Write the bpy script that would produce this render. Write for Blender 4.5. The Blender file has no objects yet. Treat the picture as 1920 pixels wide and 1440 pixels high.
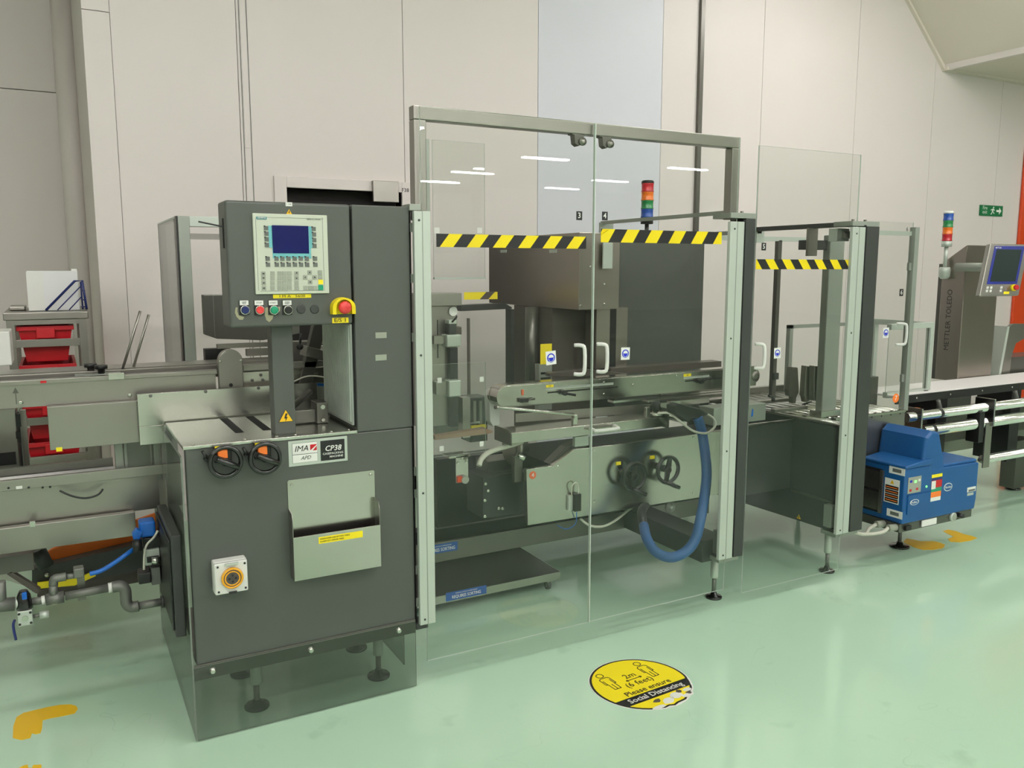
import bpy, math, random
from mathutils import Vector, Matrix
random.seed(7)
S = bpy.context.scene
COL = S.collection
PI = math.pi
# ------------------------------------------------------------ camera, world, exposure
CAM = Vector((0.0, 0.0, 1.5)); FPX = 1566.0; PITCH = 0.13808; YAW = 0.499065
RT = Vector((math.cos(YAW), -math.sin(YAW), 0))
FW = Vector((math.sin(YAW)*math.cos(PITCH), math.cos(YAW)*math.cos(PITCH), -math.sin(PITCH)))
UP = RT.cross(FW)
cam = bpy.data.cameras.new('camera'); camo = bpy.data.objects.new('camera', cam); COL.objects.link(camo)
cam.sensor_width = 36.0; cam.lens = FPX/1920*36.0; cam.clip_start = 0.05; cam.clip_end = 200
mw = Matrix((RT, UP, -FW)).transposed().to_4x4(); mw.translation = CAM
camo.matrix_world = mw
S.camera = camo
w = bpy.data.worlds.new('world'); S.world = w; w.use_nodes = True
w.node_tree.nodes['Background'].inputs[0].default_value = (0.80, 0.82, 0.82, 1)
w.node_tree.nodes['Background'].inputs[1].default_value = 0.3
S.view_settings.view_transform = 'Standard'; S.view_settings.look = 'None'
S.view_settings.gamma = 1; S.view_settings.use_curve_mapping = False
S.view_settings.exposure = 0.0
LAMP = 48.0
S.cycles.transparent_max_bounces = 40
S.cycles.max_bounces = 10
S.cycles.sample_clamp_indirect = 6
# ------------------------------------------------------------ measuring helper: sight line meets a real plane
def at(px, py, X=None, Y=None, Z=None):
    d = FW*FPX + RT*(px-960) + UP*(720-py)
    if X is not None: t = (X-CAM.x)/d.x
    elif Y is not None: t = (Y-CAM.y)/d.y
    else: t = (Z-CAM.z)/d.z
    return CAM + d*t
def xz(px, py, Y): p = at(px, py, Y=Y); return (p.x, p.z)
def rc(pl, pt, pb, pr, Y):          # upright rectangle seen on a plane Y -> x0, x1, z0, z1
    a = at(pl, pt, Y=Y); b = at(pl, pb, Y=Y); x0 = (a.x+b.x)/2
    zm = (a.z+b.z)/2
    py = (pt+pb)/2
    for _ in range(4):
        c = at(pr, py, Y=Y); py -= (zm-c.z)/max(1e-6, abs(at(pr, py-1, Y=Y).z-c.z))
    return x0, at(pr, py, Y=Y).x, b.z, a.z
# ------------------------------------------------------------ materials
def lin(c):
    return tuple(((v/255)/12.92 if v/255 <= .04045 else ((v/255+.055)/1.055)**2.4) for v in c)
MAT = {}
def mat(name, rgb, rough=.5, metal=0., spec=.5, var=0., vscale=8., bump=0., bscale=60., brushed=0., axis=2, coat=0., emit=0., alpha=None, rvar=0.):
    m = bpy.data.materials.new(name); m.use_nodes = True; MAT[name] = m
    nt = m.node_tree; b = nt.nodes['Principled BSDF']; L = nt.links
    c = lin(rgb)
    b.inputs['Base Color'].default_value = (*c, 1); b.inputs['Roughness'].default_value = rough
    b.inputs['Metallic'].default_value = metal; b.inputs['Specular IOR Level'].default_value = spec
    b.inputs['Coat Weight'].default_value = coat; b.inputs['Coat Roughness'].default_value = .08
    if emit: b.inputs['Emission Color'].default_value = (*c, 1); b.inputs['Emission Strength'].default_value = emit
    if var or bump or brushed or rvar:
        tc = nt.nodes.new('ShaderNodeTexCoord'); mp = nt.nodes.new('ShaderNodeMapping')
        L.new(tc.outputs['Object'], mp.inputs['Vector'])
        if brushed:
            sc = [90.]*3; sc[axis] = 2.0; mp.inputs['Scale'].default_value = sc
        nz = nt.nodes.new('ShaderNodeTexNoise'); nz.inputs['Scale'].default_value = 1.0 if brushed else vscale
        nz.inputs['Detail'].default_value = 1.5 if brushed else 5; L.new(mp.outputs[0], nz.inputs['Vector'])
        n2 = nt.nodes.new('ShaderNodeTexNoise'); n2.inputs['Scale'].default_value = vscale; n2.inputs['Detail'].default_value = 4
        L.new(tc.outputs['Object'], n2.inputs['Vector'])
        if var:
            mx = nt.nodes.new('ShaderNodeMix'); mx.data_type = 'RGBA'
            mx.inputs[6].default_value = (*[v*(1-var) for v in c], 1); mx.inputs[7].default_value = (*[min(1, v*(1+var)) for v in c], 1)
            L.new(n2.outputs['Fac'], mx.inputs[0]); L.new(mx.outputs[2], b.inputs['Base Color'])
        if brushed or rvar:
            mr = nt.nodes.new('ShaderNodeMapRange'); k = brushed*.6 or rvar
            mr.inputs['To Min'].default_value = max(.02, rough-k); mr.inputs['To Max'].default_value = rough+k
            L.new((n2 if not brushed else nz).outputs['Fac'], mr.inputs['Value']); L.new(mr.outputs[0], b.inputs['Roughness'])
        if bump:
            bp = nt.nodes.new('ShaderNodeBump'); bp.inputs['Strength'].default_value = bump or .02; bp.inputs['Distance'].default_value = .002
            if bump and not brushed:
                n3 = nt.nodes.new('ShaderNodeTexNoise'); n3.inputs['Scale'].default_value = bscale; L.new(tc.outputs['Object'], n3.inputs['Vector'])
                L.new(n3.outputs['Fac'], bp.inputs['Height'])
            else: L.new(nz.outputs['Fac'], bp.inputs['Height'])
            L.new(bp.outputs[0], b.inputs['Normal'])
    return m
def glassmat(name, tint, ior=1.49, rough=.0, haze=0., hazec=(200, 205, 200)):
    m = bpy.data.materials.new(name); m.use_nodes = True; MAT[name] = m
    nt = m.node_tree; nt.nodes.clear(); L = nt.links
    o = nt.nodes.new('ShaderNodeOutputMaterial'); tr = nt.nodes.new('ShaderNodeBsdfTransparent'); tr.inputs[0].default_value = (*tint, 1)
    gl = nt.nodes.new('ShaderNodeBsdfGlossy'); gl.inputs['Roughness'].default_value = rough
    lw = nt.nodes.new('ShaderNodeLayerWeight'); lw.inputs['Blend'].default_value = .5   # Schlick reflectance, same from both sides
    pw_ = nt.nodes.new('ShaderNodeMath'); pw_.operation = 'POWER'; pw_.inputs[1].default_value = 5
    ml = nt.nodes.new('ShaderNodeMath'); ml.operation = 'MULTIPLY_ADD'; ml.inputs[1].default_value = .96; ml.inputs[2].default_value = .03
    L.new(lw.outputs['Facing'], pw_.inputs[0]); L.new(pw_.outputs[0], ml.inputs[0])
    mx = nt.nodes.new('ShaderNodeMixShader'); L.new(ml.outputs[0], mx.inputs[0]); L.new(tr.outputs[0], mx.inputs[1]); L.new(gl.outputs[0], mx.inputs[2])
    src = mx.outputs[0]
    if haze:
        df = nt.nodes.new('ShaderNodeBsdfDiffuse'); df.inputs[0].default_value = (*lin(hazec), 1)
        m2 = nt.nodes.new('ShaderNodeMixShader'); m2.inputs[0].default_value = haze
        L.new(src, m2.inputs[1]); L.new(df.outputs[0], m2.inputs[2]); src = m2.outputs[0]
    L.new(src, o.inputs[0]); return m
mat('wall_paint', (226, 218, 213), .5, var=.02, vscale=1.5, bump=.05, bscale=30)
mat('wall_paint_cool', (216, 217, 224), .5, var=.02, vscale=1.5)
mat('ceiling_paint', (222, 214, 200), .7, var=.03, vscale=2)
mat('dark_gap', (28, 24, 22), .8)
mat('grey_paint', (80, 83, 78), .42, var=.05, vscale=5, bump=.03, bscale=250)
mat('dark_paint', (54, 57, 54), .45, var=.06, vscale=5)
mat('brown_paint', (82, 74, 68), .4, var=.05)
mat('steel', (190, 186, 180), .2, 1., brushed=.1, axis=0, var=.06, vscale=3)
mat('steel_v', (170, 162, 154), .3, 1., brushed=.05, axis=2, var=.08, vscale=3)
mat('steel_dull', (158, 155, 148), .32, .92, brushed=.08, axis=0, var=.1, vscale=4)
mat('steel_dark', (108, 107, 101), .34, .8, var=.12, vscale=4)
mat('polished', (225, 225, 222), .14, 1.)
mat('steel_bright', (205, 205, 198), .22, 1., brushed=.06, axis=0)
mat('galvanised', (120, 122, 116), .5, .6, var=.15, vscale=30, bump=.1)
mat('alu', (196, 204, 194), .42, .35, var=.03, vscale=6)
mat('alu_dull', (158, 164, 154), .45, .5, var=.05)
mat('black', (26, 26, 26), .4)
mat('black_rubber', (22, 23, 22), .25, coat=.6)
mat('black_matt', (15, 15, 15), .8)
mat('white', (236, 236, 230), .45)
mat('white_plastic', (226, 226, 220), .4)
mat('cream_plastic', (200, 205, 188), .45)
mat('belt_white', (240, 236, 234), .4, var=.02)
mat('yellow', (252, 230, 30), .45, var=.03)
mat('tape_yellow', (240, 216, 10), .38)
mat('floor_yellow', (244, 196, 30), .35, var=.05)
mat('amber', (240, 170, 20), .2, coat=.5)
mat('red', (196, 22, 32), .4, var=.05)
mat('red_button', (226, 62, 62), .3, coat=.3)
mat('crate_red', (188, 16, 30), .4, var=.08, vscale=4)
mat('green_button', (20, 150, 110), .3, coat=.3)
mat('blue_button', (16, 34, 92), .3, coat=.3)
mat('orange', (255, 132, 50), .5)
mat('orange_paint', (214, 70, 22), .45)
mat('orange_dot', (222, 106, 64), .5)
mat('blue_plastic', (22, 82, 140), .38, var=.08, vscale=6, bump=.1, bscale=40)
mat('blue_bright', (20, 100, 190), .35)
mat('blue_sign', (28, 84, 160), .4)
mat('blue_ink', (22, 44, 190), .4)
mat('blue_hose', (52, 96, 150), .5, var=.1)
mat('wire_blue', (34, 46, 110), .35)
mat('teal', (112, 186, 190), .5)
mat('teal_dark', (0, 120, 130), .5)
mat('key_dark', (100, 104, 98), .5)
mat('key_light', (158, 162, 148), .5)
mat('screen_blue', (8, 18, 84), .25, spec=.25)
mat('screen_dark', (40, 50, 52), .12, coat=.4)
mat('screen_frame', (28, 40, 130), .3)
mat('sign_green', (10, 110, 62), .45)
mat('lens_red', (190, 24, 40), .25, coat=.5)
mat('lens_orange', (240, 120, 20), .25, coat=.5)
mat('lens_green', (30, 130, 70), .25, coat=.5)
mat('lens_blue', (30, 80, 170), .25, coat=.5)
mat('cable_white', (205, 205, 190), .5)
mat('chipped', (160, 156, 128), .7)
mat('glass_edge', (205, 218, 205), .4)
mat('smoke_edge', (120, 128, 118), .4)
mat('box_side', (236, 236, 236), .4)
mat('brown_belt', (150, 120, 100), .6)
mat('led', (120, 255, 120), .5, emit=1.5)
glassmat('plexi', (.968, .978, .968), haze=.0)
glassmat('plexi_smoke', (.80, .82, .80), haze=.10, hazec=(120, 126, 116))
glassmat('plexi_dark', (.72, .74, .72), haze=.05, hazec=(100, 105, 98))
tube_m = mat('tube_light', (255, 250, 251), .5, emit=LAMP)
def floor_material():
    m = mat('floor_epoxy', (178, 214, 186), .16, coat=0.)
    nt = m.node_tree; L = nt.links; b = nt.nodes['Principled BSDF']
    tc = nt.nodes.new('ShaderNodeTexCoord')
    n1 = nt.nodes.new('ShaderNodeTexNoise'); n1.inputs['Scale'].default_value = .8; n1.inputs['Detail'].default_value = 6
    n2 = nt.nodes.new('ShaderNodeTexNoise'); n2.inputs['Scale'].default_value = 5.; n2.inputs['Detail'].default_value = 8
    for n in (n1, n2): L.new(tc.outputs['Object'], n.inputs['Vector'])
    mx = nt.nodes.new('ShaderNodeMix'); mx.data_type = 'RGBA'
    mx.inputs[6].default_value = (*lin((182, 219, 190)), 1); mx.inputs[7].default_value = (*lin((202, 232, 207)), 1)
    L.new(n1.outputs['Fac'], mx.inputs[0])
    # fine scuffs
    r = nt.nodes.new('ShaderNodeValToRGB'); r.color_ramp.elements[0].position = .66; r.color_ramp.elements[1].position = .78
    L.new(n2.outputs['Fac'], r.inputs[0])
    m2 = nt.nodes.new('ShaderNodeMix'); m2.data_type = 'RGBA'; m2.inputs[7].default_value = (*lin((160, 194, 166)), 1)
    ms = nt.nodes.new('ShaderNodeMath'); ms.operation = 'MULTIPLY'; ms.inputs[1].default_value = .5
    L.new(r.outputs[0], ms.inputs[0]); L.new(ms.outputs[0], m2.inputs[0]); L.new(mx.outputs[2], m2.inputs[6]); L.new(m2.outputs[2], b.inputs['Base Color'])
    # hairline cracks
    v = nt.nodes.new('ShaderNodeTexVoronoi'); v.feature = 'DISTANCE_TO_EDGE'; v.inputs['Scale'].default_value = .7
    nd = nt.nodes.new('ShaderNodeTexNoise'); nd.inputs['Scale'].default_value = 3; L.new(tc.outputs['Object'], nd.inputs['Vector'])
    ad = nt.nodes.new('ShaderNodeVectorMath'); ad.operation = 'ADD'; L.new(tc.outputs['Object'], ad.inputs[0]); L.new(nd.outputs['Color'], ad.inputs[1])
    L.new(ad.outputs[0], v.inputs['Vector'])
    lt = nt.nodes.new('ShaderNodeMath'); lt.operation = 'LESS_THAN'; lt.inputs[1].default_value = .0009; L.new(v.outputs['Distance'], lt.inputs[0])
    sc = nt.nodes.new('ShaderNodeMath'); sc.operation = 'MULTIPLY'; sc.inputs[1].default_value = .12; L.new(lt.outputs[0], sc.inputs[0])
    m3 = nt.nodes.new('ShaderNodeMix'); m3.data_type = 'RGBA'; m3.inputs[7].default_value = (*lin((120, 150, 125)), 1)
    L.new(sc.outputs[0], m3.inputs[0]); L.new(m2.outputs[2], m3.inputs[6]); L.new(m3.outputs[2], b.inputs['Base Color'])
    mr = nt.nodes.new('ShaderNodeMapRange'); mr.inputs['To Min'].default_value = .05; mr.inputs['To Max'].default_value = .17
    L.new(n2.outputs['Fac'], mr.inputs['Value']); L.new(mr.outputs[0], b.inputs['Roughness'])
    bp = nt.nodes.new('ShaderNodeBump'); bp.inputs['Strength'].default_value = .12; bp.inputs['Distance'].default_value = .01
    n4 = nt.nodes.new('ShaderNodeTexNoise'); n4.inputs['Scale'].default_value = 2.2; L.new(tc.outputs['Object'], n4.inputs['Vector'])
    L.new(n4.outputs['Fac'], bp.inputs['Height']); L.new(bp.outputs[0], b.inputs['Normal'])
    b.inputs['Specular IOR Level'].default_value = .75
    return m
floor_material()
# ------------------------------------------------------------ mesh builder
class MB:
    def __init__(s): s.v = []; s.f = []; s.mi = []
    def add(s, vs, fs, mi=0):
        o = len(s.v); s.v += [Vector(p) for p in vs]
        for f in fs: s.f.append([i+o for i in f]); s.mi.append(mi)
        return s
    def box(s, x0, x1, y0, y1, z0, z1, mi=0):
        if x0 > x1: x0, x1 = x1, x0
        if y0 > y1: y0, y1 = y1, y0
        if z0 > z1: z0, z1 = z1, z0
        return s.add([(x0,y0,z0),(x1,y0,z0),(x1,y1,z0),(x0,y1,z0),(x0,y0,z1),(x1,y0,z1),(x1,y1,z1),(x0,y1,z1)],
              [(0,3,2,1),(4,5,6,7),(0,1,5,4),(1,2,6,5),(2,3,7,6),(3,0,4,7)], mi)
    def fb(s, pl, pt, pb, pr, Y, d, mi=0):      # box whose front face fills a rectangle on plane Y
        x0, x1, z0, z1 = rc(pl, pt, pb, pr, Y); return s.box(x0, x1, Y, Y+d, z0, z1, mi)
    def prism(s, pts, axis, a, b, mi=0):        # polygon in the two other axes, extruded a..b along axis
        def P(p, t): return {0: (t, p[0], p[1]), 1: (p[0], t, p[1]), 2: (p[0], p[1], t)}[axis]
        ar = sum(pts[i][0]*pts[(i+1) % len(pts)][1]-pts[(i+1) % len(pts)][0]*pts[i][1] for i in range(len(pts)))
        if (ar < 0) ^ (axis == 1): pts = pts[::-1]
        n = len(pts); vs = [P(p, a) for p in pts]+[P(p, b) for p in pts]
        fl = 1 if b > a else -1
        fs = [list(range(n))[::-fl], list(range(n, 2*n))[::fl]]
        for i in range(n):
            q = [i, (i+1) % n, n+(i+1) % n, n+i]; fs.append(q[::fl])
        return s.add(vs, fs, mi)
    def fpoly(s, pix, Y, d, mi=0): return s.prism([xz(px, py, Y) for px, py in pix], 1, Y, Y+d, mi)
    def cyl(s, p0, p1, r, n=16, r1=None, mi=0):
        p0 = Vector(p0); p1 = Vector(p1); r1 = r if r1 is None else r1
        d = (p1-p0).normalized(); a = d.orthogonal().normalized(); b = d.cross(a)
        vs = [p0+(a*math.cos(2*PI*i/n)+b*math.sin(2*PI*i/n))*r for i in range(n)]+[p1+(a*math.cos(2*PI*i/n)+b*math.sin(2*PI*i/n))*r1 for i in range(n)]
        fs = [list(range(n))[::-1], list(range(n, 2*n))]+[[i, (i+1) % n, n+(i+1) % n, n+i] for i in range(n)]
        return s.add(vs, fs, mi)
    def lathe(s, c, axis, prof, n=20, mi=0):    # prof = [(dist along axis, radius)]
        c = Vector(c); d = Vector(axis).normalized(); a = d.orthogonal().normalized(); b = d.cross(a); vs = []; fs = []
        for t, r in prof: vs += [c+d*t+(a*math.cos(2*PI*i/n)+b*math.sin(2*PI*i/n))*max(r, 1e-5) for i in range(n)]
        for k in range(len(prof)-1):
            for i in range(n): fs.append([k*n+i, k*n+(i+1) % n, (k+1)*n+(i+1) % n, (k+1)*n+i])
        fs.append(list(range(n))[::-1]); fs.append([len(vs)-n+i for i in range(n)])
        return s.add(vs, fs, mi)
    def tube(s, pts, r, n=8, closed=False, smooth=0, mi=0):
        P = [Vector(p) for p in pts]
        if smooth:
            Q = []; m = len(P)
            rng = range(m if closed else m-1)
            for i in rng:
                p0 = P[(i-1) % m] if closed or i > 0 else P[i]; p1 = P[i]; p2 = P[(i+1) % m]; p3 = P[(i+2) % m] if closed or i+2 < m else P[(i+1) % m]
                for k in range(smooth):
                    t = k/smooth
                    Q.append(.5*((2*p1)+(p2-p0)*t+(2*p0-5*p1+4*p2-p3)*t*t+(3*p1-p0-3*p2+p3)*t**3))
            if not closed: Q.append(P[-1])
            P = Q
        m = len(P); vs = []; fs = []; prev = None
        for i in range(m):
            if closed: d = (P[(i+1) % m]-P[i-1]).normalized()
            else: d = (P[min(i+1, m-1)]-P[max(i-1, 0)]).normalized()
            if prev is None: a = d.orthogonal().normalized()
            else:
                a = prev-d*prev.dot(d); a = a.normalized() if a.length > 1e-6 else d.orthogonal().normalized()
            prev = a; b = d.cross(a)
            vs += [P[i]+(a*math.cos(2*PI*k/n)+b*math.sin(2*PI*k/n))*r for k in range(n)]
        for i in range(m if closed else m-1):
            j = (i+1) % m
            for k in range(n): fs.append([i*n+k, i*n+(k+1) % n, j*n+(k+1) % n, j*n+k])
        if not closed: fs.append(list(range(n))[::-1]); fs.append([(m-1)*n+k for k in range(n)])
        return s.add(vs, fs, mi)
    def ball(s, c, r, n=12, sz=1., mi=0):
        return s.lathe((c[0], c[1], c[2]-r*sz), (0,0,1), [(r*sz*(1-math.cos(PI*k/8)), r*math.sin(PI*k/8)) for k in range(9)], n, mi)
    def build(s, name, m, parent=None, smooth=False, bevel=0., bseg=2):
        ms = m if isinstance(m, (list, tuple)) else [m]
        org = root_loc(parent) if parent else None
        if org is None:
            xs = [p.x for p in s.v]; ys = [p.y for p in s.v]; zs = [p.z for p in s.v]
            org = Vector(((min(xs)+max(xs))/2, (min(ys)+max(ys))/2, min(zs)))
        me = bpy.data.meshes.new(name); me.from_pydata([tuple(p-org) for p in s.v], [], s.f)
        for q in ms: me.materials.append(MAT[q])
        if len(ms) > 1: me.polygons.foreach_set('material_index', s.mi)
        if smooth: me.polygons.foreach_set('use_smooth', [len(f) <= 4 for f in s.f])
        me.update()
        o = bpy.data.objects.new(name, me); COL.objects.link(o)
        if parent: o.parent = parent
        else: o.location = org
        if bevel:
            b = o.modifiers.new('bevel', 'BEVEL'); b.width = bevel; b.segments = bseg; b.limit_method = 'ANGLE'; b.angle_limit = math.radians(50)
        return o
def root_loc(o):
    while o.parent: o = o.parent
    return o.location.copy()
def tag(o, label=None, cat=None, group=None, kind=None):
    if label: o['label'] = label
    if cat: o['category'] = cat
    if group: o['group'] = group
    if kind: o['kind'] = kind
    return o
def thing(name, label, cat, loc, group=None):
    o = bpy.data.objects.new(name, None); COL.objects.link(o); o.location = loc; o.empty_display_size = .05
    return tag(o, label, cat, group)
def struct(o): o['kind'] = 'structure'; return o
def text(body, org, size, m, parent, name='lettering', u=(1,0,0), v=(0,0,1), bold=0., sx=1., align='CENTER', lift=.0006, shear=0.):
    cu = bpy.data.curves.new('t', 'FONT'); cu.body = body; cu.size = 1.0; cu.align_x = align; cu.align_y = 'CENTER'
    cu.offset = bold*.45; cu.extrude = .002; cu.shear = shear; cu.resolution_u = 2; cu.space_line = .8
    ob = bpy.data.objects.new('t', cu); COL.objects.link(ob)
    me = bpy.data.meshes.new_from_object(ob.evaluated_get(bpy.context.evaluated_depsgraph_get()))
    bpy.data.objects.remove(ob); bpy.data.curves.remove(cu)
    u = Vector(u).normalized(); v = Vector(v).normalized(); n = u.cross(v)
    rl = root_loc(parent)
    org = Vector(org)+n*lift-rl
    for p in me.vertices: p.co = org+u*(p.co.x*size*sx)+v*(p.co.y*size)+n*(p.co.z*.1)
    me.materials.clear(); me.materials.append(MAT[m]); me.name = name
    o = bpy.data.objects.new(name, me); COL.objects.link(o); o.parent = parent
    return o
def join_text(items, m, parent, name='lettering', **k):
    obs = [text(*it, m, parent, **k) for it in items]
    if len(obs) < 2: return obs[0]
    vs = []; fs = []
    for o in obs:
        b = len(vs); vs += [tuple(v.co) for v in o.data.vertices]; fs += [[i+b for i in p.vertices] for p in o.data.polygons]
    me = bpy.data.meshes.new(name); me.from_pydata(vs, [], fs); me.materials.append(MAT[m])
    for o in obs: bpy.data.objects.remove(o)
    o = bpy.data.objects.new(name, me); COL.objects.link(o); o.parent = parent; return o
def pane(x0, x1, y0, y1, z0, z1, parent, m='plexi', name='pane', edge=None):
    edge = edge or ('glass_edge' if m == 'plexi' else 'smoke_edge')
    b = MB().box(x0, x1, y0, y1, z0, z1)
    big = 'x' if (x1-x0) < (y1-y0) else 'y'
    for i, f in enumerate(b.f):
        vs = [b.v[k] for k in f]
        const = all(abs(p.x-vs[0].x) < 1e-6 for p in vs) if big == 'x' else all(abs(p.y-vs[0].y) < 1e-6 for p in vs)
        b.mi[i] = 0 if const else 1
    return b.build(name, [m, edge], parent)
def clip(poly, a, b, c):    # keep a*x+b*y<=c
    out = []
    for i in range(len(poly)):
        p, q = poly[i], poly[(i+1) % len(poly)]; dp = a*p[0]+b*p[1]-c; dq = a*q[0]+b*q[1]-c
        if dp <= 0: out.append(p)
        if dp*dq < 0: t = dp/(dp-dq); out.append((p[0]+(q[0]-p[0])*t, p[1]+(q[1]-p[1])*t))
    return out
def tape(parent, x0, x1, z0, z1, Y, per, first, slant, label=None):
    t = MB().box(x0, x1, Y-.0006, Y, z0, z1).build('hazard_tape', 'black', parent)
    if label: t['label'] = label
    mb = MB(); h = z1-z0; x = x0+first
    while x < x1+per:
        q = [(x, z0), (x+per/2, z0), (x+per/2+slant, z1), (x+slant, z1)]
        q = clip(clip(q, 1, 0, x1), -1, 0, -x0)
        if len(q) > 2: mb.prism(q, 1, Y-.0009, Y-.0005)
        x += per
    mb.build('yellow_stripe', 'tape_yellow', t)
    return t
def screw(mb, x, y, z, r=.005, nrm=(0,-1,0), h=.003):
    mb.lathe((x, y, z), nrm, [(0, r), (h*.6, r), (h, r*.6)], 10)
# ============================================================ SETTING
WY = 5.2
H = 4.05
X0, X1, YB = -9, 22, -19
MB().box(X0, X1, YB, 7.2, -.1, 0).build('floor', 'floor_epoxy'); struct(bpy.data.objects['floor'])
struct(MB().box(X0, X1, YB, 7.2, H, H+.1).build('ceiling', 'ceiling_paint'))
struct(MB().box(X0, X1, YB-.1, YB, 0, H).build('wall_front', 'wall_paint'))
struct(MB().box(X1, X1+.1, YB, 7.2, 0, H).build('wall_right', 'wall_paint'))
struct(MB().box(X0-.1, X0, YB, 7.2, 0, H).build('wall_left', 'wall_paint'))
# back wall of insulated panels
wb = thing('wall_back', None, None, (4, WY+.05, 0)); struct(wb)

xs = [.36, 1.022, 2.045, 3.04, 4.12, 5.14, 6.25, 7.30, 8.35, 9.5, 10.6, 11.7, 12.9, 14.1, 15.3, 16.5, 18, 20, X1]
dx0, dx1, _, dz1 = rc(543, 352, 380, 752, WY)
dx0 -= .02; dx1 = at(752, 370, Y=WY).x
dz1 = at(543, 352, Y=WY).z
MB().box(.31, dx0, WY+.0205, WY+.10, 0, H).box(dx0, dx1, WY+.0205, WY+.10, dz1, H).box(dx1, X1, WY+.0205, WY+.10, 0, H).build('core', 'wall_paint', wb)
for i in range(len(xs)-1):
    a, b = xs[i]+.002, xs[i+1]-.002
    m = 'wall_paint_cool' if i == 3 else 'wall_paint'
    if i == 1:
        mb = MB().box(a, dx0, WY, WY+.02, 0, H).box(dx0, b, WY, WY+.02, dz1, H).box(dx1, b, WY, WY+.02, 0, dz1)
    else: mb = MB().box(a, b, WY, WY+.02, 0, H)
    mb.build('wall_panel', m, wb)
# column casing at the corner with its T joints
struct(MB().box(.225, .359, WY-.012, WY+.02, 0, 2.86).box(.225, .359, WY-.012, WY+.02, 2.864, H).build('trim_1', 'wall_paint'))
# recess to the left: return wall and farther wall
struct(MB().box(.225, .3, WY+.021, 6.7, 0, H).build('wall_return', 'wall_paint'))
wl = thing('wall_recess', None, None, (-2, 6.75, 0)); struct(wl)
zj = at(60, 170, Y=6.7).z
for a, b in ((-9, -3.2), (-3.2, -.9), (-.9, .225)):
    MB().box(a+.002, b-.002, 6.7, 6.78, 0, zj-.003).build('wall_panel', 'wall_paint', wl)
    MB().box(a+.002, b-.002, 6.7, 6.78, zj+.003, H).build('wall_panel', 'wall_paint', wl)
struct(MB().lathe((.17, 6.63, 0), (0,0,1), [(0, .07), (H, .07)], 16).build('trim_2', 'wall_paint', smooth=True))
# joint cover strips, conduit
mb = MB()
for px in (457, 471): x = at(px, 250, Y=WY).x; mb.box(x-.0018, x+.0018, WY-.004, WY, 0, H)
struct(mb.build('trim_3', 'key_dark'))
x = at(455, 250, Y=WY).x
struct(MB().box(at(459, 250, Y=WY).x, at(469, 250, Y=WY).x, WY-.003, WY, 2.2, H).build('trim_4', 'wall_paint'))
x = at(1309, 200, Y=WY).x
struct(MB().box(x-.018, x+.018, WY-.03, WY, .0, H).build('trim_5', 'steel_dark'))
for px in (765, 1735, 1862):
    x = at(px, 250, Y=WY).x
struct(MB().box(.3, X1, WY-.02, WY, 0, .1).build('baseboard_back', 'wall_paint'))
# ceiling bulkhead at the right: sloped soffit then low flat soffit
a = at(1770, 130, Y=WY); b = at(1700, 0, Y=WY); sl = (b.z-a.z)/(b.x-a.x)
xt = a.x+(H-a.z)/sl
mb = MB().prism([(a.x, a.z), (X1, a.z), (X1, H), (xt, H)], 1, -6, WY-.001)
struct(mb.build('soffit', 'ceiling_paint'))
st = MB().prism([(a.x-.03, a.z-.012), (a.x+.10, a.z-.012), (xt+.10, H), (xt-.03, H)], 1, WY-.03, WY-.0)
st.box(a.x-.03, X1, WY-.06, WY-.001, a.z-.02, a.z+.02)
struct(st.build('trim_6', 'ceiling_paint'))
struct(MB().prism([(a.x-.012, a.z-.015), (a.x+.03, a.z-.015), (a.x-.05, a.z+.12), (a.x-.07, a.z+.1)], 1, -6, WY-.03).build('trim_7', 'wall_paint'))
# doorway
d1 = thing('door_1', None, None, ((dx0+dx1)/2, WY, 0)); struct(d1)
MB().box(dx0, dx1, WY+.1, WY+.13, 0, dz1).build('dark_opening', 'dark_gap', d1)  # flat dark sheet, colours in the darkness of the open doorway
fx0, _, _, fz1 = rc(514, 329, 352, 775, WY-.02); fx1 = at(775, 352, Y=WY-.02).x
MB().box(fx0, dx0, WY-.02, WY+.1, 0, fz1).box(dx1, fx1, WY-.02, WY+.1, 0, fz1).box(dx0, dx1, WY-.02, WY+.1, dz1, fz1).build('door_frame', 'wall_paint', d1, bevel=.003)
MB().fb(700, 338, 378, 748, WY-.05, .03).build('closer_plate', 'steel_dull', d1, bevel=.003)
text('F38', (*[at(760, 357, Y=WY-.021)[k] for k in range(3)],), .035, 'black', d1, bold=.01)
# orange column at far right
ox = at(1904, 500, Y=WY-.02).x
mb = MB(); p0 = xz(1920, 165, WY-.1)
struct(MB().box(at(1902, 560, Y=WY-.03).x, 10.2, WY-.03, WY-.001, .0, 3.3).build('trim_8', 'orange_paint', bevel=.01))
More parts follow.
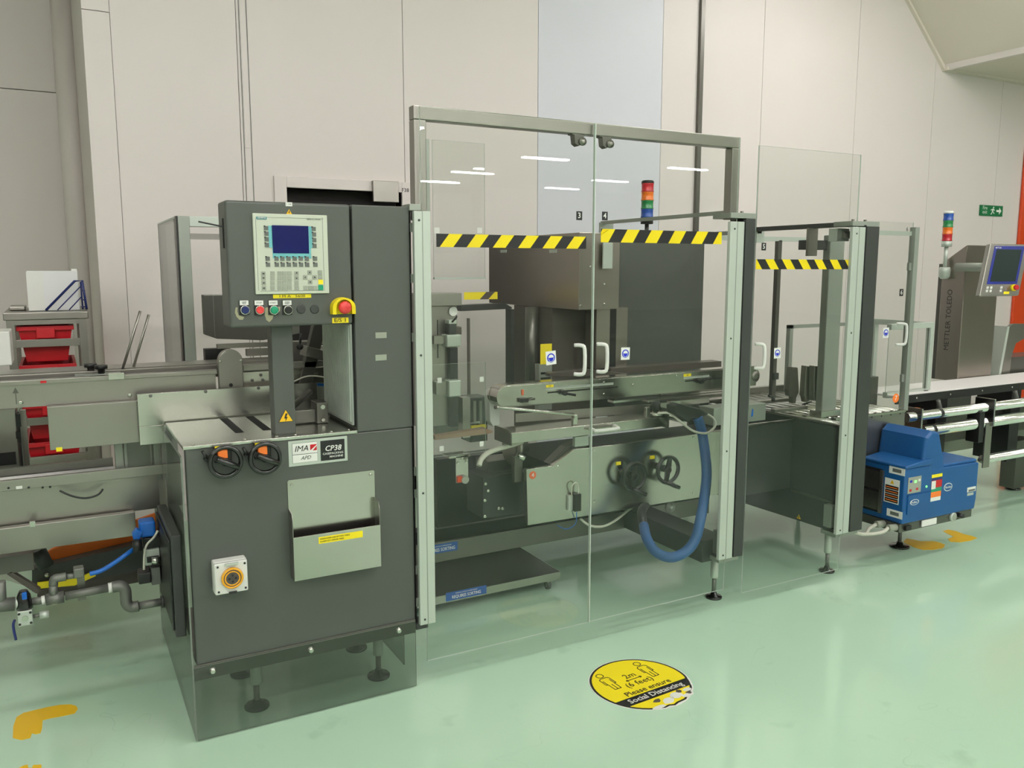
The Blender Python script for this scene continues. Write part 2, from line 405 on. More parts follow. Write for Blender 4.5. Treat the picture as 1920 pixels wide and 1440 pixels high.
# fire exit sign
x0, x1, z0, z1 = rc(1838, 384, 404, 1880, WY-.012)
sg = thing('fire_exit_sign', 'green fire exit sign with running figure and arrow on white wall', 'sign', ((x0+x1)/2, WY-.012, z0))
MB().box(x0, x1, WY-.012, WY-.002, z0, z1).build('sign_board', 'sign_green', sg)
text('Fire\nexit', (x0+.075, WY-.012, (z0+z1)/2+.005), .05, 'white', sg)
cx = x0+(x1-x0)*.55; cz = (z0+z1)/2; mb = MB(); yy = WY-.0135
mb.lathe((cx+.01, yy+.002, cz+.032), (0,-1,0), [(0, .009), (.002, .009)], 10)
for q in ([(-.015,.018),(.012,.022),(.006,-.008),(-.012,-.005)], [(-.008,-.005),(.006,-.008),(.028,-.022),(.02,-.03)], [(-.012,-.004),(-.002,-.008),(-.018,-.036),(-.034,-.036),(-.034,-.03),(-.022,-.028)], [(.01,.02),(.032,.006),(.03,0),(.008,.012)], [(-.014,.018),(-.034,.01),(-.034,.002),(-.012,.01)]):
    mb.prism([(cx+u, cz+v) for u, v in q], 1, yy-.001, yy+.001)
ax = x0+(x1-x0)*.82
mb.prism([(ax-.04, cz-.01), (ax+.005, cz-.01), (ax+.005, cz-.034), (ax+.04, cz), (ax+.005, cz+.034), (ax+.005, cz+.01), (ax-.04, cz+.01)], 1, yy-.001, yy+.001)
mb.build('pictogram', 'white', sg)['kind'] = 'stuff'
# ceiling lights
lamp0 = None
def lamp(x, y, z=H):
    global lamp0
    if lamp0 is None:
        t = thing('ceiling_light', 'twin tube fluorescent ceiling light', 'light', (x, y, z), 'fluorescent ceiling lights above the hall')
        MB().box(x-.62, x+.62, y-.11, y+.11, z-.05, z-.001).build('housing', 'white', t)
        for s in (-1, 1): MB().box(x-.6, x+.6, y+s*.06-.016, y+s*.06+.016, z-.085, z-.053).build('tube', 'tube_light', t)
        lamp0 = t; return
    r = lamp0.copy(); COL.objects.link(r); r.location = (x, y, z)
    for ch in lamp0.children:
        c = ch.copy(); COL.objects.link(c); c.parent = r
for y in (4.3, 1.5, -.6, -2.8, -6.5, -9.05, -11.6, -15.0, -17.6):
    for x in ((5.3,) if y > 3 else (-3.2, -.8, 1.6, 4.0, 6.2) if y > -6 else (-3.6, 1.2, 5.4, 10.1, 14.3)):  # unseen rows nearest the camera set denser, added to brighten the floor
        if y == -9.05 and x == 10.1: x = 11.55
        if y == -15. and x == 10.1: x = 9.9
        lamp(x, y if y < 3 else 3.6)
for x, y in ((9.4, 2.4), (9.4, -1.8)): lamp(x, y, a.z)
# ============================================================ FLOOR MARKS
c = Vector((1.783, 2.293, 0)); R = .185
u = (at(1270, 1283, Z=0)-at(1172, 1318, Z=0)).normalized(); v = Vector((-u.y, u.x, 0))
sd = thing('floor_sticker', 'round yellow social distancing sticker on green floor in front of glass doors', 'sticker', (c.x, c.y, 0))
def P2(a, b): p = c+u*a+v*b; return (p.x, p.y)
def disc(r, n=56, jag=0, clipv=None):
    pts = []
    for i in range(n):
        t = 2*PI*i/n; rr = r
        if jag and math.sin(t) < -.25 and math.cos(t) > -.35: rr = r-jag*random.random()
        pts.append((rr*math.cos(t), rr*math.sin(t)))
    return pts
jd = [(x, y) for x, y in disc(R, 56, .012)]
MB().prism([P2(*q) for q in [(x*1.02, y*1.02) for x, y in disc(R)]], 2, .0002, .0008).build('white_backing', 'white', sd)
MB().prism([P2(*q) for q in jd], 2, .0006, .0012).build('black_rim', 'black', sd)
MB().prism([P2(x*.955, y*.955) for x, y in jd], 2, .001, .0016).build('yellow_face', 'yellow', sd)
band = clip(clip([(x*.98, y*.98) for x, y in disc(R)], 0, 1, -.062), 0, -1, .108)
MB().prism([P2(*q) for q in band], 2, .0014, .002).build('black_band', 'black', sd)
mb = MB()
for q in ((-.0, -.15, .03, .018), (.05, -.135, .028, .02), (-.06, -.165, .03, .01), (.11, -.125, .02, .012), (.085, -.155, .03, .012)):
    mb.prism([P2(q[0]+q[2]*math.cos(k*PI/5)*(.7+.5*random.random()), q[1]+q[3]*math.sin(k*PI/5)*(.7+.4*random.random())) for k in range(10)], 2, .0015, .0021)
mb.build('worn_patch', 'white', sd)
mb = MB()
for q in ((-.035, -.13, .02, .013), (.075, -.12, .016, .012), (.1, -.145, .014, .01)):
    mb.prism([P2(q[0]+q[2]*math.cos(k*PI/4)*(.6+.6*random.random()), q[1]+q[3]*math.sin(k*PI/4)*(.7+.4*random.random())) for k in range(8)], 2, .0016, .0022)
mb.build('scuff_mark', 'brown_paint', sd)['kind'] = 'stuff'
kw = dict(u=u, v=v, lift=.0022)
pt = lambda a, b: c+u*a+v*b
join_text([('2m', pt(0, .062), .042), ('(6 feet)', pt(0, .006), .042)], 'black', sd, bold=.004, **kw)
text('Please ensure', pt(0, -.042), .038, 'black', sd, bold=.018, **kw)
text('Social Distancing', pt(0, -.085), .037, 'white', sd, bold=.02, **kw)
mb = MB()
def ln(pts, r=.0016):
    for i in range(len(pts)-1): 
        p, q = Vector(pts[i]), Vector(pts[i+1]); d = (q-p).normalized(); n = Vector((-d.y, d.x))*r
        mb.prism([P2(*(p+n)), P2(*(q+n)), P2(*(q-n)), P2(*(p-n))], 2, .0015, .0022)
for sx in (-.095, .085):
    ln([(sx+.014*math.cos(k*PI/6), .118+.014*math.sin(k*PI/6)) for k in range(13)])
    ln([(sx-.022, .05), (sx-.022, .09), (sx-.014, .098), (sx+.014, .098), (sx+.022, .09), (sx+.022, .05)])
    ln([(sx-.022, .05), (sx-.015, .05), (sx-.015, .08)]); ln([(sx+.022, .05), (sx+.015, .05), (sx+.015, .08)])
    ln([(sx-.014, .05), (sx-.014, .01), (sx, .01), (sx, .048)]); ln([(sx, .01), (sx+.014, .01), (sx+.014, .05)])
ln([(-.035, .036), (.035, .036)]); ln([(-.027, .042), (-.036, .036), (-.027, .03)]); ln([(.027, .042), (.036, .036), (.027, .03)])
mb.build('pictogram', 'black', sd)['kind'] = 'stuff'
def floor_mark(pix, label, name='floor_marking'):
    pts = []
    for px, py in pix: p = at(px, py, Z=0); pts.append((p.x, p.y))
    o = MB().prism(pts, 2, .0002, .0012).build(name, 'floor_yellow'); return tag(o, label, 'floor marking', 'yellow painted floor markings')
floor_mark([(24,1384),(25,1362),(31,1345),(44,1337),(60,1333),(90,1326),(112,1322),(132,1321),(143,1324),(146,1330),(140,1338),(118,1343),(95,1347),(80,1351),(79,1366),(76,1375),(66,1377),(60,1375),(57,1384),(40,1388)], 'yellow L shaped floor marking at left in front of pipework')
floor_mark([(36,1440),(44,1436),(52,1434),(53,1440),(60,1440),(62,1435),(78,1434),(77,1450),(40,1452)], 'tip of yellow floor marking at bottom left corner of the picture')
floor_mark([(1693,1016),(1700,1010),(1712,1012),(1725,1015),(1737,1015),(1750,1015),(1764,1018),(1772,1022),(1768,1028),(1750,1031),(1730,1031),(1715,1027),(1705,1022)], 'yellow floor marking next to black foot under blue machine')
floor_mark([(1768,996),(1778,993),(1792,996),(1808,1002),(1822,1005),(1832,1009),(1820,1014),(1800,1017),(1782,1016),(1777,1011),(1788,1006),(1776,1001)], 'yellow heart shaped floor marking beyond blue machine')
# ============================================================ MACHINE: control cabinet
FY = 2.667
cab = thing('control_cabinet', 'dark grey control cabinet on black feet with operator screen, handwheels and stainless document pocket', 'machine', (.69, 2.9, 0))
BY = 3.12
MB().box(.318, 1.06, FY, FY+.03, .252, .952).build('front_panel', 'grey_paint', cab, bevel=.004)
MB().box(.60, 1.058, FY+.031, BY, .252, .951).build('inner_body', 'dark_paint', cab, bevel=.004)
MB().box(.318, .60, FY+.031, BY, .252, .27).build('floor_pan', 'steel_dark', cab)
MB().box(.863, 1.062, FY, 2.99, .953, 1.703).build('upright_body', 'grey_paint', cab, bevel=.004)
MB().box(.8595, .8625, FY+.004, 2.985, .97, 1.32).build('seam', 'black_matt', cab)
cb = MB().prism([(.468, 1.316), (.857, 1.318), (.857, 1.703), (.468, 1.703)], 1, FY, 2.79).build('control_box', 'grey_paint', cab, bevel=.008, bseg=3)
MB().box(.4655, .469, 2.70, 2.712, 1.56, 1.65).build('slot', 'black_matt', cb)
MB().cyl((.467, 2.705, 1.625), (.40, 2.73, 1.64), .0025, 8).build('rod', 'black', cb)
# ribbed liner on the inner side of the upright
mb = MB().box(.853, .8625, FY+.02, 2.985, .975, 1.315)
for k in range(26):
    y = FY+.03+k*.012
    mb.box(.849, .854, y, y+.006, .985, 1.31)
mb.build('ribbed_liner', 'alu', cab)
# column
cx0, cx1, _, _ = rc(512, 640, 800, 552, 2.72)
MB().box(cx0, cx1, 2.72, 2.78, .96, 1.318).build('column', 'grey_paint', cab, bevel=.003)
# stainless table top with slots
mb = MB().box(.312, .862, FY-.004, BY-.005, .951, .961)
tt = mb.build('table_top', 'steel_bright', cab, bevel=.0015)
for sx, y0, y1 in ((.508, 2.81, 3.11), (.598, 2.81, 3.11)):
    MB().box(sx-.014, sx+.014, y0, y1, .9605, .9615).build('slot', 'black_matt', tt)
mb = MB()
for x in (.345, .50, .60, .66, .78, .84): screw(mb, x, FY+.02, .961, .006, (0,0,1))
mb.build('screw', 'steel_bright', tt, smooth=True)
# operator panel
Z3 = lambda a, b: (400+a/5.143, 360+b/5.143)
PY = FY-.008
op = MB().box(.547, .779, PY, FY, 1.419, 1.666).build('operator_panel', 'cream_plastic', cab, bevel=.002)
op['label'] = 'cream operator panel with dark blue screen and keypad'
def z3(mb, a, b, c, d, Y, dep, mi=0):   # crop-rect left,top,right,bottom
    p = Z3(a, b); q = Z3(c, d); return mb.fb(p[0], p[1], q[1], q[0], Y, dep, mi)
z3(MB(), 568, 322, 940, 640, PY-.0012, .0012).build('screen_surround', 'teal', op)
z3(MB(), 532, 325, 570, 535, PY-.0012, .0012).build('screen_surround', 'teal', op); z3(MB(), 936, 333, 958, 540, PY-.0012, .0012).build('screen_surround', 'teal', op)
z3(MB(), 572, 320, 920, 590, PY-.002, .001).build('screen', 'screen_blue', op)
z3(MB(), 415, 237, 514, 262, PY-.001, .001).build('maker_badge', 'teal_dark', op)
p = at(*Z3(465, 250), Y=PY-.001); text('SIEMENS', p, .0078, 'white', op, bold=.02, sx=.9)
p = at(*Z3(968, 265), Y=PY); text('SIMATIC PANEL', p, .007, 'key_dark', op, sx=.9)
def keys(lst, m, s=40, name='key', sym=None):
    for a, b in lst:
        z3(MB(), a-s/2, b-s/2, a+s/2, b+s/2, PY-.0018, .0018).build(name, m, op)
kk = [(510,348),(514,402),(516,456),(518,511),(968,356),(972,409),(974,464),(976,519)]
for dy in (0, 58): kk += [(x+dy*.06, 643+dy) for x in (525,610,667,726,785,844,902,982)]
keys(kk, 'key_dark')
mb = MB()
for a, b in kk: z3(mb, a-24, b-25, a-8, b-14, PY-.0022, .001)
mb.build('key_symbol', 'black', op)['kind'] = 'stuff'
lk = [(483,788),(484,830),(487,878),(489,928)]+[(x, y) for x in (572,) for y in (785,830,878,925)]+[(x, y) for x in (640,688,736) for y in (785,832,878,925)]+[(803,878),(805,925),(803,785),(803,830),(930,775),(887,822),(978,822),(935,868),(1030,775),(1032,822),(890,925),(937,925),(982,925)]
keys(lk, 'key_light')
mb = MB()
for (a, b), q in (((930,775),0), ((978,822),1), ((935,868),2), ((887,822),3), ((803,780),0), ((803,832),2)):
    cxx = at(*Z3(a, b), Y=PY-.002); r = .0035
    pts = [(cxx.x+r*math.sin(q*PI/2+k*2*PI/3), cxx.z+r*math.cos(q*PI/2+k*2*PI/3)) for k in range(3)]
    mb.prism(pts, 1, PY-.0024, PY-.0018)
for a, b in lk[:4]: z3(mb, a-9, b-6, a+9, b+5, PY-.0022, .0008)
mb.build('key_symbol', 'black', op)['kind'] = 'stuff'
keys([(1036,868)], 'yellow', 44); keys([(1037,922)], 'green_button', 48)
mb = MB()
for q in ((420,240,1062,243),(420,240,423,950),(1060,245,1063,950),(455,955,1063,958)): z3(mb, *q, PY-.0004, .0004)
mb.build('panel_outline', 'key_dark', op)
# small labels and warning triangle
def label_plate(parent, pl, pt, pb, pr, Y, m, txt=None, size=.02, tm='black', name='label_plate', dep=.001, **k):
    x0, x1, z0, z1 = rc(pl, pt, pb, pr, Y-dep)
    o = MB().box(x0, x1, Y-dep, Y, z0, z1).build(name, m, parent)
    if txt: text(txt, ((x0+x1)/2, Y-dep, (z0+z1)/2), size, tm, o if parent.parent is None else parent, **k)
    return o
label_plate(cab, 512, 552.5, 559.5, 583.5, FY, 'yellow', 'I M A   5600', .0105, bold=.0, sx=1.55)
label_plate(cab, 623, 596, 606, 653.5, FY, 'yellow', 'E/S 1', .018, bold=.01, sx=1.2)
label_plate(cab, 535.5, 379, 386.5, 548, FY, 'white', 'i  OK', .007)
def tri(parent, px, py, h, Y, nrm='y', name='warning_sign'):
    p = at(px, py, Y=Y) if nrm == 'y' else at(px, py, X=Y)
    def T(s, off): return [(off[0]+s*math.sin(k*2*PI/3), off[1]+s*math.cos(k*2*PI/3)) for k in range(3)]
    bolt = [(-.02,.34),(.16,.34),(.02,.06),(.14,.06),(-.06,-.34),(-.02,-.06),(-.14,-.06)]
    if nrm == 'y':
        o = MB().prism(T(h*.62, (p.x, p.z)), 1, Y-.0008, Y).build(name, 'black', parent)
        MB().prism(T(h*.56, (p.x, p.z)), 1, Y-.0012, Y-.0006).build('yellow_face', 'floor_yellow', o)
        MB().prism([(p.x+a*h*.9, p.z+b*h*.9) for a, b in bolt], 1, Y-.0016, Y-.001).build('bolt_symbol', 'black', o)
    else:
        o = MB().prism(T(h*.62, (p.y, p.z)), 0, Y-.0008, Y).build(name, 'black', parent)
        MB().prism(T(h*.56, (p.y, p.z)), 0, Y-.0012, Y-.0006).build('yellow_face', 'floor_yellow', o)
        MB().prism([(p.y-a*h*.9, p.z+b*h*.9) for a, b in bolt], 0, Y-.0016, Y-.001).build('bolt_symbol', 'black', o)
    return o
tri(cab, 542, 398.5, .019, FY); tri(cab, 536, 783, .045, 2.72)
# push buttons
for a, m, t in ((297, 'blue_button', 'LAMP\nTEST'), (440, 'red_button', 'STOP'), (577, 'green_button', 'START'), (712, 'black', 'MODE\nRESET')):
    bk = z3(MB(), a-46, 1045, a+46, 1186, FY-.003, .003).build('push_button', 'black', cab)
    z3(MB(), a-42, 1047, a+42, 1092, FY-.004, .001).build('white_label', 'white', bk)
    p = at(*Z3(a, 1069), Y=FY-.004); text(t, p, .0055 if '\n' in t else .007, 'black', bk)
    p = at(*Z3(a+7, 1138), Y=FY-.003)
    MB().lathe(p, (0,-1,0), [(0, .0148), (.006, .0146), (.008, .0125), (.006, .012)], 24).build('bezel', 'steel_bright', bk, smooth=True)
    MB().lathe(p, (0,-1,0), [(.002, .0118), (.009, .0118), (.0105, .0095)], 24).build('button_cap', m, bk, smooth=True)
for a in (846, 976):
    p = at(*Z3(a, 1130), Y=FY); MB().lathe(p, (0,-1,0), [(0, .0142), (.002, .0142), (.003, .012)], 24).build('blanking_plug', 'dark_paint', cab, smooth=True)
# emergency stop with yellow guard collar
p = at(*Z3(1236, 1112), Y=FY)
pts = [(p.x+.039*math.cos(t), p.z+.033*math.sin(t)) for t in [k*PI/14 for k in range(15)]]+[(p.x-.039, p.z-.022), (p.x+.039, p.z-.022)]
est = MB().prism(pts, 1, FY-.006, FY).build('emergency_stop', 'tape_yellow', cab, bevel=.002)
inner = [(p.x+.026*math.cos(t), p.z+.002+.024*math.sin(t)) for t in [k*PI/14 for k in range(15)]]
outer = [(p.x+.038*math.cos(t), p.z+.032*math.sin(t)) for t in [k*PI/14 for k in range(15)]]
mb = MB()
for k in range(14): mb.prism([outer[k], outer[k+1], inner[k+1], inner[k]], 1, FY-.03, FY-.004)
mb.box(p.x-.038, p.x-.026, FY-.03, FY-.004, p.z-.021, p.z+.002).box(p.x+.026, p.x+.038, FY-.03, FY-.004, p.z-.021, p.z+.002)
mb.build('guard_collar', 'tape_yellow', est)
MB().lathe((p.x+.003, FY-.006, p.z), (0,-1,0), [(0, .012), (.014, .012), (.015, .02), (.024, .021), (.031, .016), (.033, .004)], 24).build('stop_button', 'red_button', est, smooth=True)
# paint chips
def blob(parent, pix, Y, m, name):
    MB().fpoly(pix, Y-.0004, .0004).build(name, m, parent)
blob(cab, [Z3(*q) for q in ((215,1115),(235,1112),(232,1150),(245,1190),(298,1205),(285,1232),(250,1232),(222,1200),(208,1160))], FY, 'chipped', 'paint_chip')
blob(cab, [Z3(*q) for q in ((500,1115),(530,1112),(528,1185),(580,1192),(570,1225),(540,1255),(512,1235),(498,1190))], FY, 'chipped', 'paint_chip')
blob(cab, [Z3(*q) for q in ((628,1105),(645,1108),(642,1150),(630,1158))], FY, 'chipped', 'paint_chip')
for y in (629, 671): label_plate(cab, 704, y-5.5, y+5.5, 725, FY, 'steel_bright', name='worn_label')
# handwheels
def handwheel(parent, c, nrm, r, up=(0,0,1), ang=0., name='handwheel', knobdir=True):
    c = Vector(c); n = Vector(nrm).normalized(); v = Vector(up); v = (v-n*v.dot(n)).normalized(); u = v.cross(n)
    E = lambda a, rr, h=0: c+u*math.cos(a)*rr+v*math.sin(a)*rr+n*h
    ring = MB().tube([E(k*2*PI/36, r, .03) for k in range(36)], r*.16, 10, True).build(name, 'black_rubber', parent, smooth=True)
    MB().lathe(c, n, [(0, r*.2), (.02, r*.22), (.036, r*.3), (.04, r*.2)], 16).build('hub', 'black', ring, smooth=True)
    mb = MB()
    for s in (0, PI):
        a = ang+s; d = (E(a, 1)-c).normalized(); w = n.cross(d)
        for q in ((0, r*.98),):
            p0 = c+n*.028; p1 = c+d*q[1]+n*.03
            mb.add([p0-w*r*.24-n*.004, p0+w*r*.24-n*.004, p1+w*r*.16-n*.004, p1-w*r*.16-n*.004, p0-w*r*.24+n*.006, p0+w*r*.24+n*.006, p1+w*r*.16+n*.004, p1-w*r*.16+n*.004],
                   [(0,1,2,3),(7,6,5,4),(0,4,5,1),(1,5,6,2),(2,6,7,3),(3,7,4,0)])
    mb.build('spoke', 'black', ring)
    return ring, E
w1 = at(423, 866, Y=FY-.03); w2 = at(497.5, 859, Y=FY-.03)
for wc in (w1, w2):
    c_ = Vector((wc.x, FY, wc.z))
    ring, E = handwheel(cab, c_, (0,-1,0), .046, ang=math.radians(-28))
    MB().tube([E(math.radians(152), .03, .046), E(math.radians(-28), .040, .05)], .009, 10).build('folding_grip', 'black_rubber', ring, smooth=True)
    MB().box(c_.x-.03, c_.x+.022, FY-.018, FY, c_.z-.005, c_.z+.05).build('position_counter', 'black', ring, bevel=.003)
    MB().box(c_.x-.022, c_.x+.008, FY-.03, FY-.018, c_.z+.008, c_.z+.038).build('orange_cover', 'orange', ring, bevel=.004)
    MB().box(c_.x-.028, c_.x+.005, FY-.0195, FY-.018, c_.z+.042, c_.z+.049).build('yellow_strip', 'yellow', ring)
    lv = MB().cyl((c_.x-.052, FY, c_.z+.012), (c_.x-.052, FY-.025, c_.z+.012), .009, 12)
    lv.tube([(c_.x-.052, FY-.02, c_.z+.012), (c_.x-.066, FY-.03, c_.z+.04)], .005, 8)
    lv.build('clamp_lever', 'black', cab, smooth=True)
    mb = MB(); 
# logo plate
lx0, lx1, lz0, lz1 = rc(541, 828, 876, 651.5, FY-.003)
lp = MB().box(lx0, lx1, FY-.003, FY, lz0, lz1).build('logo_plate', 'alu', cab, bevel=.001)
W_ = lx1-lx0; Hh = lz1-lz0
Lx = lambda a: lx0+a*W_; Lz = lambda b: lz1-b*Hh
MB().box(Lx(.06), Lx(.485), FY-.0036, FY-.003, Lz(.88), Lz(.10)).build('left_field', 'key_dark', lp)
MB().box(Lx(.065), Lx(.48), FY-.0042, FY-.0034, Lz(.87), Lz(.11)).build('left_field', 'white', lp)
MB().box(Lx(.535), Lx(.95), FY-.0042, FY-.003, Lz(.90), Lz(.10)).build('right_field', 'black', lp, bevel=.001)
text('IMA', (Lx(.21), FY-.0042, Lz(.33)), .027, 'black', lp, bold=.0, shear=.25)
MB().prism([(Lx(.36), Lz(.44)), (Lx(.47), Lz(.44)), (Lx(.47), Lz(.20)), (Lx(.36), Lz(.20))], 1, FY-.0048, FY-.0042).build('red_field', 'red', lp)
mb = MB().prism([(Lx(.08), Lz(.44)), (Lx(.37), Lz(.41)), (Lx(.47), Lz(.22)), (Lx(.47), Lz(.26)), (Lx(.39), Lz(.46)), (Lx(.08), Lz(.47))], 1, FY-.0054, FY-.0048)
mb.build('white_swoosh', 'white', lp)
MB().box(Lx(.065), Lx(.48), FY-.0048, FY-.0042, Lz(.55), Lz(.535)).build('rule', 'black', lp)
text('APD', (Lx(.28), FY-.0042, Lz(.70)), .017, 'key_dark', lp, bold=.03, shear=.35)
text('CP38', (Lx(.745), FY-.0042, Lz(.43)), .025, 'white', lp, bold=.03, shear=.2)
join_text([('CASEPACKING', (Lx(.745), FY-.0042, Lz(.63)), .0095), ('MACHINE', (Lx(.80), FY-.0042, Lz(.76)), .0095)], 'white', lp, bold=.015, sx=1.1)
# document pocket
dp_b = rc(542, 903, 1074, 703, FY-.002); dpx = at(703, 885, Y=FY-.002)
PD = .05
fr = rc(559, 1007, 1089, 720, FY-PD)
bx0, bx1 = dp_b[0], fr[1]-.012
zt = at(545, 900, Y=FY-.002).z; zb = fr[2]; zf = fr[3]
pk = MB().prism([(bx0, zb), (bx1, zb), (bx1, zt-.004), (bx1-.004, zt), (bx0+.004, zt), (bx0, zt-.004)], 1, FY-.003, FY).build('document_pocket', 'steel', cab)
MB().box(bx0, bx1, FY-PD-.002, FY-PD, zb, zf).build('pocket_front', 'steel', pk, bevel=.0008)
mb = MB()
for x in (bx0, bx1-.002):
    mb.prism([(FY-.003, zb), (FY-PD, zb), (FY-PD, zf+.055), (FY-PD+.008, zf+.075), (FY-.003, zf+.085)], 0, x, x+.002)
mb.box(bx0, bx1, FY-PD, FY-.003, zb, zb+.002); mb.build('pocket_side', 'steel_dull', pk)
mb = MB(); screw(mb, bx0+.014, FY-.003, zt-.018); screw(mb, bx1-.014, FY-.003, zt-.014); mb.build('screw', 'steel_bright', pk, smooth=True)
yl = rc(597.5, 1007.5, 1020, 680, FY-PD-.002)
MB().box(yl[0], yl[1], FY-PD-.0028, FY-PD-.002, yl[2], yl[3]).build('yellow_label', 'yellow', pk)
join_text([('CASEPACKER SIZE SETTING TABLE', (yl[0]+.004, FY-PD-.0028, yl[2]+(yl[3]-yl[2])*.70), .0062), ('ALARM LIST / DRIVER TREES', (yl[0]+.004, FY-PD-.0028, yl[2]+(yl[3]-yl[2])*.30), .0062)], 'black', pk, align='LEFT', bold=.02, sx=1.05)
# mains socket
so = rc(402, 1058, 1118, 465, FY-.05)
sk = MB().box(so[0], so[1], FY-.04, FY, so[2], so[3]).build('power_socket', 'white_plastic', cab, bevel=.005, bseg=3)
MB().box(so[0]+.001, so[1]-.001, FY-.052, FY-.042, so[2]+.001, so[3]-.001).build('socket_lid', 'white_plastic', sk, bevel=.004, bseg=3)
MB().box(so[0]+.002, so[1]-.002, FY-.043, FY-.039, so[2]+.002, so[3]-.002).build('seal', 'key_dark', sk)
sc = ((so[0]+so[1])/2+.002, (so[2]+so[3])/2)
MB().lathe((sc[0], FY-.052, sc[1]), (0,-1,0), [(0, .034), (.01, .033), (.013, .030), (.008, .027)], 28).build('yellow_ring', 'amber', sk, smooth=True)
MB().lathe((sc[0], FY-.052, sc[1]), (0,-1,0), [(0, .024), (.009, .024), (.0095, .020), (.006, .019)], 24).build('socket_insert', 'amber', sk, smooth=True)
mb = MB()
for k in range(4): mb.lathe((sc[0]+.010*math.sin(k*PI/2), FY-.0612, sc[1]+.010*math.cos(k*PI/2)), (0,-1,0), [(0, .004), (.0012, .004)], 8)
mb.build('pin_hole', 'black', sk)['kind'] = 'stuff'
MB().lathe((sc[0], FY-.0595, sc[1]), (0,-1,0), [(0, .0268), (.0008, .0268)], 28).build('dark_ring', 'brown_paint', sk)
MB().box(sc[0]-.02, sc[0]+.02, FY-.06, FY-.051, so[3]-.010, so[3]-.003).build('lid_latch', 'alu', sk, bevel=.001)
MB().box(sc[0]-.012, sc[0]+.012, FY-.058, FY-.051, so[2]+.001, so[2]+.007).build('lid_tab', 'black', sk)
mb = MB()
for x in (so[0]+.011, so[1]-.009):
    for z in (so[2]+.011, so[3]-.011): screw(mb, x, FY-.052, z, .0035)
mb.build('screw', 'black', sk, smooth=True)
# skirt: metal strip with bolts and clear panels
MB().box(.309, 1.058, FY-.005, FY-.001, .205, .256).build('skirt_strip', 'steel_dark', cab, bevel=.001)
for px, py in ((399, 1258), (583, 1219), (748, 1182)):
    p = at(px, py, Y=FY-.006); MB().lathe((p.x, FY-.005, p.z), (0,-1,0), [(0, .0125), (.003, .0125), (.004, .008), (.008, .008), (.009, .005)], 18).build('skirt_bolt', 'steel_bright', cab, smooth=True)
pane(.309, 1.056, FY-.010, FY-.006, .006, .25, cab, 'plexi_smoke', 'skirt_panel')
pane(.303, .308, FY-.006, 3.62, .006, .93, cab, 'plexi_smoke', 'side_skirt_panel')
pane(1.02, 1.024, FY+.02, 2.95, .08, .245, cab, 'plexi_smoke', 'inner_skirt_panel')
MB().box(.308, .33, 3.1, 3.13, .2, .95).build('rear_frame_post', 'alu_dull', cab)
# side cover plate with dark box
MB().box(.268, .300, 2.72, 3.12, .335, .67).build('side_cover', 'dark_paint', cab, bevel=.004)
MB().box(.262, .268, 2.735, 3.105, .355, .65).build('cover_lid', 'black', cab, bevel=.002)
def foot(parent, x, y, ztop, zp=.09, r=.042, rs=.0185, name='levelling_foot', pm='black_rubber', sm='alu'):
    f = MB().lathe((x, y, 0), (0,0,1), [(0, r), (.007, r), (.010, r*.93), (.014, r*.4), (.028, r*.3)], 28).build(name, pm, parent, smooth=True)
    MB().lathe((x, y, .018), (0,0,1), [(0, rs*.55), (zp-.02, rs*.55)], 14).build('spindle', 'galvanised', f, smooth=True)
    MB().lathe((x, y, zp-.004), (0,0,1), [(0, rs*.9), (.004, rs), (ztop-zp, rs)], 18).build('sleeve', sm, f, smooth=True)
    return f
foot(cab, .521, 2.794, .252); foot(cab, .963, 2.80, .252); foot(cab, .521, 3.06, .252); foot(cab, .963, 3.06, .252)
# tool on the table behind the column
mb = MB().box(.66, .80, 2.86, 2.89, .965, 1.01).box(.775, .815, 2.84, 2.92, .962, 1.035).build('clamp_block', 'steel_dark', cab, bevel=.002)
MB().lathe((.795, 2.84, 1.02), (0,-1,0), [(0, .008), (.006, .008)], 12).lathe((.795, 2.84, .975), (0,-1,0), [(0, .006), (.008, .006)], 12).build('screw', 'steel_bright', mb, smooth=True)
MB().cyl((.67, 2.9, .99), (.80, 3.02, 1.05), .012, 10).cyl((.82, 2.97, 1.0), (.86, 3.05, .985), .016, 10).build('push_rod', 'steel_dark', cab, smooth=True)
# ============================================================ FRAME, POSTS, GUARD DOORS
GY = 2.658
af = thing('door_frame_arch', 'tall stainless tube frame arching above the two wide guard doors', 'frame', (1.81, 2.7, 1.62))
fz = at(1090, 232, Y=2.68).z
fx0 = at(776, 300, Y=2.675).x; fx1 = at(1386, 330, Y=2.675).x; T = .045
MB().box(fx0, fx0+T, 2.672, 2.715, 1.66, 2.0345-T).box(fx1-T, fx1, 2.672, 2.715, 1.70, 2.0345-T).box(fx0, fx1, 2.6725, 2.7145, 2.035-T, 2.0352).build('tube_frame', 'steel_dull', af, bevel=.003)
for px in (1083, 1135):
    p = at(px, 262, Y=2.69)
    h = MB().prism([(p.x-.035, 1.992), (p.x+.02, 1.992), (p.x+.02, 1.985), (p.x+.012, 1.955), (p.x-.005, 1.946), (p.x-.02, 1.955), (p.x-.024, 1.985), (p.x-.035, 1.986)], 1, 2.675, 2.705).build('roller_bracket', 'steel_dark', af, bevel=.002)
    MB().lathe((p.x+.01, 2.675, 1.963), (0,-1,0), [(0, .015), (.008, .015), (.009, .008), (.013, .008), (.0135, .003)], 16).build('roller', 'steel_dull', h, smooth=True)
